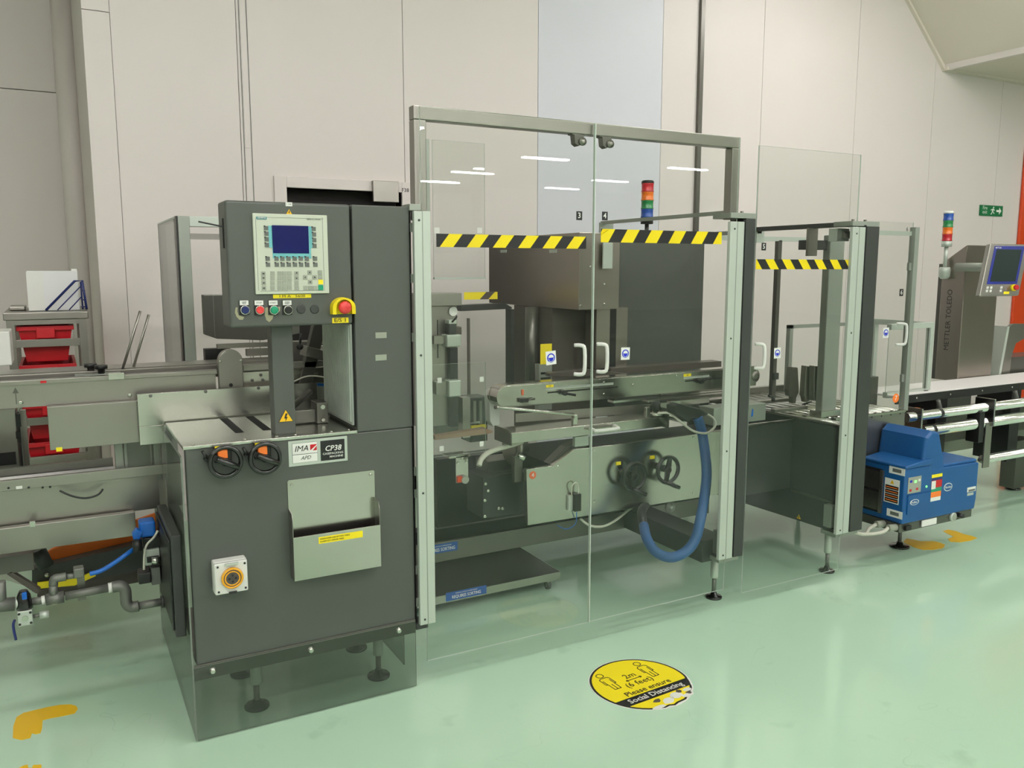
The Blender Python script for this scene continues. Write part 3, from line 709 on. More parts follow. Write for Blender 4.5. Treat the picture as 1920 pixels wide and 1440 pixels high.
def sticker_mask(parent, px, py, Y, s=.04, tilt=0.):
    p = at(px, py, Y=Y)
    ct, st_ = math.cos(tilt), math.sin(tilt)
    R2 = lambda a, b: (p.x+a*ct-b*st_, p.z+a*st_+b*ct)
    o = MB().prism([R2(-s*.5, -s*.58), R2(s*.5, -s*.58), R2(s*.5, s*.58), R2(-s*.5, s*.58)], 1, Y-.0006, Y).build('mask_sticker', 'white', parent)
    MB().prism([R2(s*.39*math.cos(k*PI/12), s*.39*math.sin(k*PI/12)) for k in range(24)], 1, Y-.001, Y-.0005).build('blue_disc', 'blue_ink', o)
    q = [R2(s*.27*math.cos(k*PI/10), s*.02+s*.27*math.sin(k*PI/10)) for k in range(11)]
    mb = MB().prism(q, 1, Y-.0014, Y-.0009)
    for a, b in (((-.27,-.02),(-.16,-.3)), ((.27,-.02),(.16,-.3)), ((-.16,-.3),(.16,-.3))):
        x_, z_ = R2(a[0]*s, a[1]*s); x2, z2 = R2(b[0]*s, b[1]*s); mb.cyl((x_, Y-.001, z_), (x2, Y-.001, z2), .0009, 6)
    mb.build('mask_symbol', 'white', o)
    return o
def num_sticker(parent, px, py, Y, n, w=.026):
    p = at(px, py, Y=Y); o = MB().box(p.x-w/2, p.x+w/2, Y-.0006, Y, p.z-w*.62, p.z+w*.62).build('number_sticker', 'black', parent)
    text(n, (p.x, Y-.0006, p.z), w*1.1, 'white', parent, 'number', bold=.02); return o
def d_handle(parent, px, pt, pb, Y, flip=1, name='handle', dx=.026):
    a = at(px, pt, Y=Y-.03); b = at(px, pb, Y=Y-.03); x = (a.x+b.x)/2
    z1, z0 = a.z-.006, b.z+.006
    pts = [(x-flip*dx, Y, z1), (x-flip*dx*.4, Y-.022, z1), (x, Y-.03, z1-.014), (x, Y-.03, z0+.014), (x-flip*dx*.4, Y-.022, z0), (x-flip*dx, Y, z0)]
    return MB().tube(pts, .0075, 10, smooth=3).build(name, 'white_plastic', parent, smooth=True)
# door 3
g3 = thing('glass_guard_door', 'clear guard door number 3, left of the pair, with black and yellow hazard tape', 'guard door', (1.45, GY, .088), 'clear machine guard doors')
dxm = at(1110, 700, Y=GY).x
pane(1.101, dxm-.003, GY, GY+.006, .088, 2.03, g3)
t = rc(818, 438, 463, 1099, GY); tape(g3, t[0], at(1099, 452, Y=GY).x, t[2], t[3], GY, .102, .012, .036)
num_sticker(g3, 1086, 404.5, GY, '3'); sticker_mask(g3, 1033, 671, GY, .044, .08); d_handle(g3, 1096, 645, 705, GY)
# door 4
g4 = thing('glass_guard_door', 'clear guard door number 4, right of the pair, hazard tape curling at its left end', 'guard door', (2.16, GY, .09), 'clear machine guard doors')
pane(dxm+.003, 2.517, GY, GY+.006, .09, 2.03, g4)
MB().box(dxm-.0005, dxm+.0025, GY-.003, GY+.007, .09, 2.03).build('edge_seal', 'glass_edge', g4)
t = rc(1124, 429, 454, 1353, GY); tt4 = tape(g4, t[0]+.006, at(1353, 444, Y=GY).x, t[2], t[3], GY, .116, -.024, .032)
p = at(1124, 440, Y=GY)
MB().add([(p.x+.002, GY-.002, p.z-.004), (p.x+.04, GY-.003, p.z+.018), (p.x+.03, GY-.012, p.z+.020), (p.x+.006, GY-.010, p.z+.004)], [(0,1,2,3)]).build('curled_corner', 'tape_yellow', tt4)
num_sticker(g4, 1134, 405, GY, '4'); sticker_mask(g4, 1172.5, 663, GY, .042, -.02); d_handle(g4, 1138, 643, 700, GY)
# door 5
g5 = thing('glass_guard_door', 'clear guard door number 5, narrower, right of the middle post, tape slanting the other way', 'guard door', (2.94, GY, .05), 'clear machine guard doors')
pane(2.626, 3.252, GY, GY+.006, .052, 2.007, g5)
t = rc(1417, 486, 505, 1593, GY); tape(g5, t[0], at(1593, 494, Y=GY).x, t[2], t[3], GY, .099, -.012, -.034)
num_sticker(g5, 1432, 462.5, GY, '5'); sticker_mask(g5, 1457.5, 662, GY, .04, .02); d_handle(g5, 1433, 643, 693, GY)
# posts
def post(name, label, strip, darkr, top, bot, ztop_dark=None, capx=None):
    x0, x1 = strip; t_ = thing(name, label, 'post', ((x0+x1)/2, 2.68, bot), 'door posts of the machine guard')
    s_ = MB().box(x0, x1, 2.640, 2.6575, bot, top).build('aluminium_strip', 'alu', t_, bevel=.002)
    MB().box(x0+(x1-x0)*.48, x0+(x1-x0)*.53, 2.6393, 2.641, bot+.0, top-.0).build('groove', 'alu_dull', s_)
    mb = MB()
    for z in (top-.03, (top*2+bot)/3, (top+2*bot)/3, bot+.02): screw(mb, x0+(x1-x0)*.3, 2.640, z, .004)
    mb.build('screw', 'dark_paint', s_, smooth=True)
    if darkr:
        MB().box(x1+.001, darkr[0], 2.648, 2.70, bot+.01, top+.01).build('gasket', 'black_matt', t_)
        MB().box(darkr[0], darkr[1], 2.645, 2.74, bot-.002, (ztop_dark or top+.02)).build('post_profile', 'dark_paint', t_, bevel=.002)
        MB().box(x0+.01, darkr[1]+.004, 2.65, 2.76, (ztop_dark or top+.02), (ztop_dark or top+.02)+.022).build('cap', 'alu_dull', t_, bevel=.001)
        mb = MB()
        for k in (.3, .75):
            xx = x0+(darkr[1]-x0)*k; zc = (ztop_dark or top+.02)+.022; mb.cyl((xx, 2.69, zc), (xx, 2.69, zc+.01), .008, 6)
        mb.build('cap_bolt', 'steel_dull', t_)
        MB().box(x0+.02, darkr[1]-.01, 2.66, 2.75, bot-.022, bot-.002).build('bottom_bracket', 'alu_dull', t_)
    return t_
xa = lambda px, py, Y=2.645: at(px, py, Y=Y).x
pa = post('guard_post', 'pale aluminium post strip between dark cabinet and door 3', (xa(781, 780), xa(811, 780)), None, 1.688, .237)
MB().box(1.0635, xa(781, 780), 2.67, 2.80, .24, 1.70).build('post_profile', 'black_matt', pa)
mb = MB()
for z in (.30, .42, .70, .78, 1.25, 1.45, 1.62): mb.box(1.0640, 1.078, 2.664, 2.672, z, z+.03)
mb.build('hinge_block', 'alu_dull', pa)
MB().box(1.06, 1.105, 2.66, 2.72, .215, .237).build('bottom_bracket', 'dark_paint', pa)
MB().box(1.058, 1.10, 2.655, 2.72, 1.69, 1.712).build('cap', 'alu_dull', pa, bevel=.002)
pb = post('guard_post', 'pale and dark post pair between door 4 and door 5', (xa(1357.5, 730), xa(1383, 730)), (xa(1387, 730), xa(1404.5, 730)), 1.69, .237, 1.705)
pc = post('guard_post', 'pale and dark post pair right of door 5, nearest the blue glue unit', (xa(1582, 720), xa(1605, 720)), (xa(1609, 720), xa(1632, 720)), 1.685, .236, 1.69)
# ============================================================ MACHINE INTERIOR
def T4(a, b): return (900+a/3.556, 660+b/3.556)
# platform trolley
ty = 3.17; tz = .085
c0 = at(1050, 1072, Z=tz); tx1 = c0.x; ty0 = c0.y; ty1 = 3.66
tr = thing('platform_trolley', 'low stainless platform trolley on castors behind door 3, blue sorting label on its edge', 'trolley', (1.5, 3.4, 0))
mb = MB().box(.98, tx1, ty0, ty1, tz-.006, tz-.002)
mb.build('deck', 'steel_dark', tr)
mb = MB().box(.98, tx1, ty0-.002, ty0, tz-.035, tz).box(.98, tx1, ty1, ty1+.002, tz-.035, tz).box(tx1, tx1+.002, ty0, ty1, tz-.035, tz).box(.978, .98, ty0, ty1, tz-.035, tz)
mb.build('deck_rim', 'steel', tr)
for x, y in ((tx1-.05, ty0+.03), (tx1-.05, ty1-.05), (1.03, ty0+.03), (1.03, ty1-.05)):
    w_ = MB().cyl((x-.008, y, .02), (x+.008, y, .02), .02, 16).build('castor', 'key_dark', tr, smooth=True)
    MB().box(x-.012, x+.012, y-.012, y+.012, .03, tz-.036).box(x-.013, x-.009, y-.014, y+.014, .015, .045).box(x+.009, x+.013, y-.014, y+.014, .015, .045).build('castor_fork', 'steel', w_)
def sort_label(parent, pl, pt, pb, pr, Y, sx=1., off=0.):
    x0, x1, z0, z1 = rc(pl, pt, pb, pr, Y)
    MB().box(x0, x1, Y-.001, Y, z0, z1).build('sorting_label', 'blue_sign', parent)
    text('REQUIRES SORTING', ((x0+x1)/2+off, Y-.001, z0+(z1-z0)*.36), (z1-z0)*.52, 'white', parent, bold=.02, sx=sx)
    text('Components on this line are awaiting inspection', ((x0+x1)/2+off, Y-.001, z0+(z1-z0)*.78), (z1-z0)*.2, 'white', parent, sx=sx*.9)
sort_label(tr, 836, 1112, 1128, 912, ty0-.002, .78)
# base frame of the machine
bf = thing('machine_base_frame', 'dark grey welded base frame of the packing machine on black levelling feet', 'machine frame', (2.2, 3.2, 0))
MB().box(1.08, 3.16, 3.72, 3.80, .10, .205).build('long_beam', 'dark_paint', bf, bevel=.003)
MB().box(1.02, 3.0, 3.30, 3.32, .20, .29).build('front_rail', 'steel_dark', bf, bevel=.002)
sort_label(bf, 790, 1026, 1043, 858, 3.30, .78)
MB().box(2.44, 2.58, 2.72, 3.72, .205, .305).build('cross_beam', 'dark_paint', bf, bevel=.003)
MB().box(2.50, 2.535, 2.66, 2.72, .24, .35).build('door_stop', 'alu_dull', bf, bevel=.002)
MB().box(3.20, 3.235, 2.675, 2.72, .26, .37).build('door_stop', 'alu_dull', bf, bevel=.002)
foot(bf, 2.569, 2.777, .205, .10, .038, .018); foot(bf, 3.295, 2.762, .21, .10, .038, .018)
foot(bf, 3.9, 3.5, .25, .1, .038); foot(bf, 1.5, 3.75, .11, .07, .035); foot(bf, 3.1, 3.76, .11, .07, .035)
# stainless side plate carrying the handwheels
SY = 3.03
sp = thing('side_plate', 'stainless side plate with orange number 4 disc and two black handwheels behind the doors', 'machine panel', (2.3, SY, .4))
pl_ = MB().fpoly([(987, 880), (1037, 873), (1077, 842), (1108, 839), (1250, 822), (1400, 801), (1400, 917), (1344, 927), (990, 985)], SY, .025)
pl_.build('plate', 'steel', sp, bevel=.001)
p = at(999, 891, Y=SY-.001); MB().lathe((p.x, SY, p.z), (0,-1,0), [(0, .017), (.0012, .017)], 24).build('number_disc', 'orange_dot', sp)
text('4', (p.x, SY-.0012, p.z), .026, 'white', sp, bold=.02)
for px, py in ((1187, 892), (1250, 880)):
    p = at(px, py, Y=SY-.05)
    ring, E_ = handwheel(sp, (p.x, SY-.03, p.z), (0,-1,0), .060, ang=math.radians(80))
    MB().cyl((p.x, SY, p.z), (p.x, SY-.035, p.z), .016, 14).build('shaft', 'black', ring, smooth=True)
    MB().box(p.x-.06, p.x-.035, SY-.004, SY, p.z+.045, p.z+.06).build('yellow_strip', 'yellow', ring)
    MB().tube([E_(math.radians(-100), .058, .035), E_(math.radians(-60), .10, .055)], .010, 10).build('grip', 'black_rubber', ring, smooth=True)
mb = MB()
for px, py in ((1046, 873), (1114, 843), (1114, 940), (1165, 850), (1300, 820), (1300, 925)):
    p = at(px, py, Y=SY); screw(mb, p.x, SY, p.z, .006)
mb.build('screw', 'steel_bright', sp, smooth=True)
sw = MB().fb(1066, 930, 958, 1078, SY-.012, .012).build('sensor_bracket', 'alu', sp, bevel=.001)
MB().fb(1078, 928, 960, 1090, SY-.03, .03).build('switch_body', 'black', sp, bevel=.002)
p0 = at(1084, 928, Y=SY-.02); p1 = at(1080, 905, Y=SY-.02); p2 = at(1072, 912, Y=SY-.02); p3 = at(1072, 930, Y=SY-.01)
MB().tube([p0, at(1084, 912, Y=SY-.02), p1, p2, p3], .003, 8, smooth=4).build('switch_cable', 'cable_white', sp, smooth=True)
MB().tube([at(1081, 960, Y=SY-.02), at(1079, 982, Y=SY), at(1062, 992, Y=SY+.03), at(1045, 985, Y=SY+.05)], .0022, 6, smooth=4).build('air_line', 'blue_bright', sp, smooth=True)
# machine bed, dark, behind the plate
bd = thing('machine_bed', 'dark painted machine bed with gearbox housings behind the side plate', 'machine body', (2.3, 3.4, .2))
MB().fb(820, 862, 990, 1010, 3.62, .1).build('rear_cover', 'dark_paint', bd)
MB().fb(905, 895, 973, 992, 3.18, .16).build('gearbox_housing', 'dark_paint', bd, bevel=.003)
MB().fb(914, 866, 897, 968, 3.24, .12).build('gearbox_cover', 'steel_dark', bd, bevel=.003)
MB().box(1.92, 3.24, 3.08, 3.6, .39, .62).build('bed_body', 'dark_paint', bd)
MB().fb(881, 746, 830, 914, 3.5, .1).build('drive_block', 'dark_paint', bd, bevel=.003)
MB().fb(816, 748, 815, 862, 3.46, .06).build('lift_block', 'steel_dark', bd, bevel=.003)
for px in (888, 899): MB().fb(px, 752, 800, px+5, 3.48, .015).build('lift_rod', 'steel_dull', bd)
MB().fb(868, 793, 797, 900, 3.44, .02).build('chain_guide', 'steel_bright', bd)
MB().fb(884, 799, 805, 912, 3.43, .02).build('yellow_guide', 'yellow', bd)
mb = MB()
for px, py in ((910, 907), (909, 938), (909, 968), (935, 953), (942, 953), (915, 920)):
    p = at(px, py, Y=3.18); screw(mb, p.x, 3.18, p.z, .008, h=.006)
mb.build('bolt', 'steel_bright', bd, smooth=True)
mb = MB().lathe((at(938, 836, Y=3.3).x, 3.22, at(938, 836, Y=3.3).z), (1,.0,0), [(0, .065), (.012, .075), (.03, .075), (.04, .06), (.05, .03)], 24)
mb.build('pulley', 'steel_dull', bd, smooth=True)
mb = MB().lathe((at(960, 838, Y=3.2).x, 3.18, at(960, 838, Y=3.2).z), (1,.0,0), [(0, .055), (.02, .055), (.03, .03), (.06, .03)], 24)
mb.build('pulley', 'steel_dull', bd, smooth=True)
MB().fb(965, 855, 905, 980, SY+.04, .03).build('bearing_block', 'steel_dark', bd, bevel=.002)
MB().cyl(at(968, 852, Y=SY), at(984, 860, Y=SY-.02), .012, 12).build('bearing_pin', 'steel_bright', bd, smooth=True)
MB().fpoly([(1030, 870), (1062, 838), (1085, 828), (1100, 838), (1075, 842), (1037, 873)], SY+.03, .05).build('chute', 'steel_dark', bd)
MB().fb(1078, 820, 838, 1104, SY+.005, .02).build('name_plate', 'alu', bd)
# underside cable
MB().tube([at(1088, 972, Y=SY+.05), at(1105, 985, Y=SY+.02), at(1130, 987, Y=SY+.02), at(1155, 975, Y=SY+.04), at(1180, 955, Y=SY+.08), at(1195, 945, Y=SY+.1)], .006, 8, smooth=5).build('white_cable', 'cable_white', bd, smooth=True)
MB().lathe((at(1250, 948, Y=3.1).x, 3.08, at(1250, 948, Y=3.1).z), (0,-1,0), [(0, .028), (.012, .028), (.014, .008), (.018, .008)], 20).build('idler_wheel', 'alu_dull', bd, smooth=True)
MB().box(2.05, 3.2, 3.35, 3.6, .31, .39).build('lower_sill', 'dark_paint', bd)
# front tray
TY = 2.93
tp = thing('front_tray', 'stainless tray beam with rounded left end and white pull handle, crossing doors 3 and 4', 'tray', (2.0, TY, .75))
a0 = xz(958, 812, TY); a1 = xz(958, 832, TY); a2 = xz(1251.5, 799, TY); a3 = xz(1251.5, 781, TY)
zt_, zb_ = (a0[1]+a3[1])/2, (a1[1]+a2[1])/2
MB().prism([(a1[0], zb_), (a2[0], zb_), (a3[0], zt_), (a0[0], zt_)], 1, TY, 3.06).build('beam', 'steel', tp, bevel=.002)
MB().prism([(TY-.01, zb_-.006), (3.065, zb_-.006), (3.065, zt_+.01), (TY+.01, zt_+.012), (TY-.008, zt_-.002)], 0, a0[0]-.006, a0[0]).build('end_cheek', 'steel_dark', tp, bevel=.001)
MB().box(a2[0], a2[0]+.006, TY-.004, 3.065, zb_-.01, zt_+.035).build('end_cheek', 'steel_dark', tp)
g = MB().fpoly([(967, 776), (1253, 755), (1253, 772), (967, 792)], 3.075, .004); g.build('back_guide', 'steel_dull', tp)
h0 = at(1114, 805, Y=TY-.03); h1 = at(1158, 801, Y=TY-.03)
MB().tube([(h0.x, TY, h0.z), (h0.x, TY-.03, h0.z-.004), (h0.x+.01, TY-.04, h0.z-.006), (h1.x-.01, TY-.04, h0.z-.006), (h1.x, TY-.03, h0.z-.004), (h1.x, TY, h0.z)], .008, 10, smooth=3).build('pull_handle', 'white_plastic', tp, smooth=True)
r0 = at(931, 763.5, Y=TY-.02); r1 = at(1075, 777, Y=TY+.02)
MB().tube([r0, r1, (r1.x+.01, TY+.03, zt_+.02)], .006, 8).build('guide_rod', 'steel_bright', tp, smooth=True)
MB().cyl(r0, (r0.x-.008, r0.y, r0.z), .0075, 10).build('rod_cap', 'brown_paint', tp)
for px in (1077, 1213):
    q = at(px, 790, Y=TY+.03).x; MB().box(q-.011, q+.011, TY+.02, TY+.04, zt_, zt_+.045).build('rod_clamp', 'steel_bright', tp, bevel=.002)
q = at(1232, 777, Y=TY+.03)
MB().lathe((q.x, TY+.04, zt_+.004), (0,0,1), [(0, .04), (.01, .04), (.012, .018), (.05, .016)], 20).build('clamp_foot', 'steel_bright', tp, smooth=True)
MB().lathe((q.x, TY+.04, zt_+.03), (0,0,1), [(0, .022), (.035, .02)], 12).build('knob', 'black', tp, smooth=True)
# belt unit with rounded end
VY = 3.17
bu = thing('side_belt_unit', 'long stainless belt unit with rounded left end, ruler scales and black clamp levers', 'conveyor', (2.4, VY, .84))
A = at(958, 762.5, Y=VY); B = at(1350, 729, Y=VY); Cc = at(1350, 693, Y=VY); D = at(965, 723.5, Y=VY)
zb_ = (A.z+B.z)/2; zt_ = (Cc.z+D.z)/2; r = (zt_-zb_)/2; xl = at(931.5, 744, Y=VY).x; xr = at(1408, 705, Y=VY).x
pts = [(xl+r-r*math.sin(k*PI/14), (zb_+zt_)/2+r*math.cos(k*PI/14)) for k in range(15)]
MB().prism(pts+[(xr, zb_), (xr, zt_)], 1, VY, VY+.012).build('side_plate', 'steel', bu, bevel=.001)
pts2 = [(xl+.006+r-(r+.004)*math.sin(k*PI/14), (zb_+zt_)/2+(r+.004)*math.cos(k*PI/14)) for k in range(15)]
MB().prism(pts2+[(xr+.05, zb_-.004), (xr+.05, zt_+.004)], 1, VY+.013, VY+.075).build('belt', 'steel', bu, smooth=False)
MB().prism(pts+[(xr, zb_), (xr, zt_)], 1, VY+.076, VY+.09).build('side_plate', 'steel', bu)
q = at(1415, 705, Y=VY+.02); MB().lathe((q.x, VY+.07, q.z), (0,-1,0), [(0, .036), (.05, .036), (.052, .026), (.06, .026), (.062, .01)], 24).build('end_pulley', 'steel_dull', bu, smooth=True)
for sxp, exp_, ylab, xlab, yslot, xs0, xs1, lx in ((1023, 1150, 724.5, 1031, 736, 1027, 1158, 1056), (1282, 1330, 704, 1289, 714.5, 1285, 1352, 1312)):
    s0 = at(sxp, ylab+4.5, Y=VY-.001); s1 = at(exp_, ylab+4.5, Y=VY-.001)
    o = MB().box(s0.x, s1.x, VY-.001, VY, s0.z-.006, s0.z+.005).build('ruler_scale', 'alu', bu)
    mb = MB(); n = int((s1.x-s0.x)/.008)
    for k in range(n): mb.box(s0.x+.004+k*.008, s0.x+.0055+k*.008, VY-.0015, VY-.001, s0.z-.001, s0.z+.0045)
    mb.build('tick_marks', 'black', o)['kind'] = 'stuff'
    q = at(xlab, ylab, Y=VY-.002); label_plate(bu, xlab-7, ylab-2.5, ylab+2.5, xlab+7, VY, 'yellow', 'H6', .009)
    q0 = at(xs0, yslot, Y=VY-.001); q1 = at(xs1, yslot, Y=VY-.001)
    MB().box(q0.x, q1.x, VY-.001, VY, q0.z-.004, q0.z+.003).build('slot', 'black_matt', bu)
    q = at(lx, yslot, Y=VY-.01)
    MB().cyl((q.x, VY, q.z), (q.x, VY-.03, q.z), .012, 12).tube([(q.x, VY-.025, q.z), (q.x+.05, VY-.035, q.z-.012 if lx < 1100 else q.z+.02)], .006, 8).build('clamp_lever', 'black', bu, smooth=True)
mb = MB()
for px, py in ((1132, 717), (1132, 739), (1187, 721), (1269, 705), (1390, 705)):
    q = at(px, py, Y=VY); screw(mb, q.x, VY, q.z, .006)
mb.build('screw', 'steel_bright', bu, smooth=True)
q = at(982, 750, Y=VY-.01)
MB().box(q.x-.02, q.x+.02, VY-.02, VY, q.z-.01, q.z+.008).build('sensor', 'black', bu, bevel=.002)
MB().cyl((q.x+.02, VY-.01, q.z), (q.x+.055, VY-.01, q.z+.002), .005, 10).build('sensor_plug', 'steel_dark', bu, smooth=True)
MB().box(q.x-.006, q.x+.004, VY-.004, VY, q.z+.02, q.z+.045).build('orange_tag', 'orange_dot', bu)
# white shield left of the belt unit
MB().fpoly([(917, 742), (925, 730), (938, 735), (937, 797), (925, 800), (919, 790)], 3.27, .05).build('white_shield', 'white_plastic', bu, bevel=.003)
# slats and rails behind
cr = thing('rear_guide_rails', 'stainless guide rails and slats between belt unit and roller table', 'guide rails', (2.9, 3.4, .78))
for i, (pa_, pb_, Y) in enumerate((((1240, 737), (1342, 728), 3.30), ((1215, 750), (1330, 740), 3.22), ((1260, 758), (1350, 747), 3.12), ((1150, 752), (1260, 741), 3.32))):
    q0 = at(*pa_, Y=Y); q1 = at(*pb_, Y=Y); z = (q0.z+q1.z)/2
    MB().box(q0.x, q1.x+.2, Y, Y+.05, z-.012, z).build('rail', 'steel_bright' if i % 2 else 'steel', cr, bevel=.001)
for k in range(6):
    x = 2.55+k*.12; MB().box(x, x+.03, 3.24, 3.5, .745, .755).build('slat', 'steel_bright', cr)
for k in range(5): MB().box(2.62+k*.10, 2.64+k*.10, 3.09, 3.34, .758, .766).build('cross_slat', 'steel_bright', cr)
q = rc(1258, 753, 762, 1330, 3.08)
MB().box(q[0], q[1], 3.08, 3.11, q[2]-.0, q[3]).build('rail_cover', 'steel', cr)
# brown rear channel
rch = MB().fpoly([(1145, 690), (1353, 677), (1353, 688), (1195, 699), (1145, 703)], 3.45, .08)
rch.fpoly([(1030, 700), (1100, 692), (1180, 701), (1180, 706), (1030, 706)], 3.40, .04)
tag(rch.build('rear_channel', 'brown_paint', bevel=.002), 'dull brown metal channel behind the belt unit', 'channel')
# stainless hood and dark cabinet behind door 3 and 4
Xh = 2.22
hd = thing('stainless_hood', 'large stainless hood box mounted high behind doors 3 and 4', 'machine hood', (2.34, 3.9, 1.3))
MB().box(Xh, 2.458, 3.40, 4.352, 1.299, 1.668).build('hood_shell', 'steel_v', hd, bevel=.002)
for px in (944, 1037):
    q = at(px, 471, X=Xh-.001); MB().box(Xh-.002, Xh, q.y-.035, q.y+.035, q.z-.008, q.z+.008).build('tag_plate', 'alu', hd)
mb = MB()
for px, py in ((1133, 533), (1133, 570), (1107, 500)): q = at(px, py, Y=3.40); screw(mb, q.x, 3.40, q.z, .006)
q = at(1085, 578, Y=3.4); screw(mb, q.x+.01, 3.40, q.z+.012, .007)
mb.build('screw', 'steel_bright', hd, smooth=True)
dk = thing('dark_machine_cabinet', 'dark grey tall cabinet with stainless door strip below and right of the hood', 'cabinet', (2.7, 3.9, .7))
q = rc(1155, 436, 692, 1300, 3.62)
MB().box(q[0], q[1], 3.62, 4.3, .70, 1.672).build('cabinet_body', 'grey_paint', dk, bevel=.003)
q2 = rc(1299, 440, 684, 1318, 3.62)
MB().box(q2[0], q2[1], 3.62, 4.3, .70, 1.672).build('door_edge', 'grey_paint', dk, bevel=.003)
for a_, b_, m_ in ((1118, 1143, 'steel_v'), (1155, 1176, 'steel_v'), (1143, 1155, 'black_matt')):
    q = rc(a_, 581, 692, b_, 3.5); MB().box(q[0], q[1], 3.5, 3.6, q[2], 1.299).build('door_strip', m_, dk)  # the black one paints in the dark gap between the steel strips
# dark rear inside below hood
MB().box(2.225, 2.50, 3.65, at(964, 650, X=2.225).y, .62, 1.297).build('rear_body', 'brown_paint', dk)
MB().cyl((2.19, at(997, 650, X=2.19).y, .8), (2.19, at(997, 650, X=2.19).y, 1.297), .035, 16).build('round_column', 'steel_dark', dk, smooth=True)
q = at(1018, 700, Y=3.55)
MB().box(q.x-.04, q.x+.035, 3.52, 3.56, .80, 1.03).build('louvre_box', 'alu_dull', dk)
mb = MB()
for k in range(6): mb.box(q.x-.03, q.x+.025, 3.517, 3.521, .85+k*.026, .86+k*.026)
mb.build('louvre', 'black', dk)
MB().box(q.x-.035, q.x+.03, 3.515, 3.518, 1.03, 1.13).build('yellow_warning_plate', 'yellow', dk)
# stack light in front of wall
def stack_light(label, x, y, z0, zpole, r, cols, hseg, base='black', capm='black', pole=.012, group='signal lamp towers', pm='black', flip=False):
    t_ = thing('signal_lamp', label, 'signal lamp', (x, y, z0), group)
    MB().cyl((x, y, z0), (x, y, zpole), pole, 12).build('pole', pm, t_, smooth=True)
    MB().lathe((x, y, zpole), (0,0,1), [(0, r*.9), (.0, r), (.035, r)], 20).build('lamp_base', base, t_, smooth=True)
    z = zpole+.036
    for m_ in cols:
        MB().lathe((x, y, z), (0,0,1), [(0, r), (.004, r*1.03), (.008, r*.96), (hseg-.006, r*.96), (hseg-.002, r*1.03), (hseg-.001, r)], 24).build('lens', m_, t_, smooth=True); z += hseg
    MB().lathe((x, y, z), (0,0,1), [(0, r), (.010, r), (.016, r*.8)], 24).build('lamp_cap', capm, t_, smooth=True)
    return t_
LYv = 3.9
q = at(1213, 410, Y=LYv); qt = at(1213, 335, Y=LYv); rr = (at(1224, 370, Y=LYv).x-at(1203, 370, Y=LYv).x)/2*.9
hs = (qt.z-.012-q.z-.036)/4+.004
stack_light('dark signal tower with red, orange, green and blue lenses on cabinet behind door 4', q.x, LYv, 1.672, q.z-.03, rr, ['lens_blue', 'lens_green', 'lens_orange', 'lens_red'], hs)
# dark bar and grey column to the left
dkb = MB().fpoly([(864, 572), (947, 568.5), (960, 576), (960, 579), (864, 583.5)], 3.9, .06); tag(dkb.build('dark_crossbar', 'dark_paint', bevel=.002), 'dark crossbar left of the stainless hood', 'beam')
q = rc(958, 580, 725, 964, 3.88); tag(MB().box(q[0], q[1], 3.88, 3.94, q[2], q[3]).build('frame_upright', 'dark_paint'), 'thin dark upright below left corner of the hood', 'beam')
q = rc(879, 597, 740, 881, 3.6); tag(MB().box(q[0], q[1]+.002, 3.6, 3.62, q[2]-.1, q[3]).build('thin_rod', 'brown_paint'), 'thin dark vertical rod behind door 3 left of the open bay', 'rod')
gm = thing('pusher_column', 'grey metal pusher column with small black motor behind left edge of door 3', 'machine column', (1.5, 3.25, .6))
CY = 3.25
q = rc(808, 550, 574, 866, CY); MB().box(q[0]-.06, q[1], CY, CY+.1, q[2], q[3]).build('head_beam', 'steel_dull', gm, bevel=.002)
q = rc(808, 574, 800, 858, CY+.03); MB().box(q[0]-.06, q[1], CY+.03, CY+.12, q[2], q[3]).build('column_body', 'steel_dull', gm, bevel=.003)
q = rc(843, 652, 800, 857, CY+.01); MB().box(q[0], q[1], CY+.0, CY+.03, q[2], q[3]).build('slide', 'black', gm)
q = rc(842, 604, 629, 856, CY-.03); MB().box(q[0], q[1], CY-.03, CY+.01, q[2], q[3]).build('motor', 'dark_paint', gm, bevel=.004)
MB().box(q[0]-.001, q[1]+.001, CY-.031, CY+.011, q[3]-.008, q[3]+.008).build('motor_cap', 'alu', gm, bevel=.002)
MB().tube([(q[1]-.02, CY-.03, q[3]), (q[1]-.01, CY-.05, q[3]+.02), (q[1], CY-.03, q[3]+.025)], .004, 8, smooth=4).build('motor_cable', 'black', gm, smooth=True)
MB().box(q[1], q[1]+.03, CY-.02, CY+.01, q[2], q[2]+.035).build('connector', 'brown_paint', gm, bevel=.004)
for t1, t2, l in ((628, 651, 838), (714, 745, 842)):
    q = rc(l, t1, t2, 865, CY-.04); MB().box(q[0], q[1], CY-.04, CY+.02, q[2], q[3]).build('clamp_plate', 'alu', gm, bevel=.005)
    MB().box(q[0]-.05, q[0], CY-.02, CY+.02, q[2]+.012, q[3]-.005).build('clamp_arm', 'steel_dull', gm)
q = rc(864, 745, 820, 878, CY+.02); MB().box(q[0], q[1], CY, CY+.05, q[2], q[3]).build('lower_slide', 'steel_dull', gm)
q = at(850, 584, Y=CY+.02); MB().lathe((q.x, CY+.03, q.z), (0,-1,0), [(0, .02), (.01, .02)], 16).build('badge', 'white', gm)
q = rc(812, 600, 672, 822, CY+.025); MB().box(q[1]-.003, q[1], CY+.028, CY+.03, q[2], q[3]).build('slot', 'black', gm)
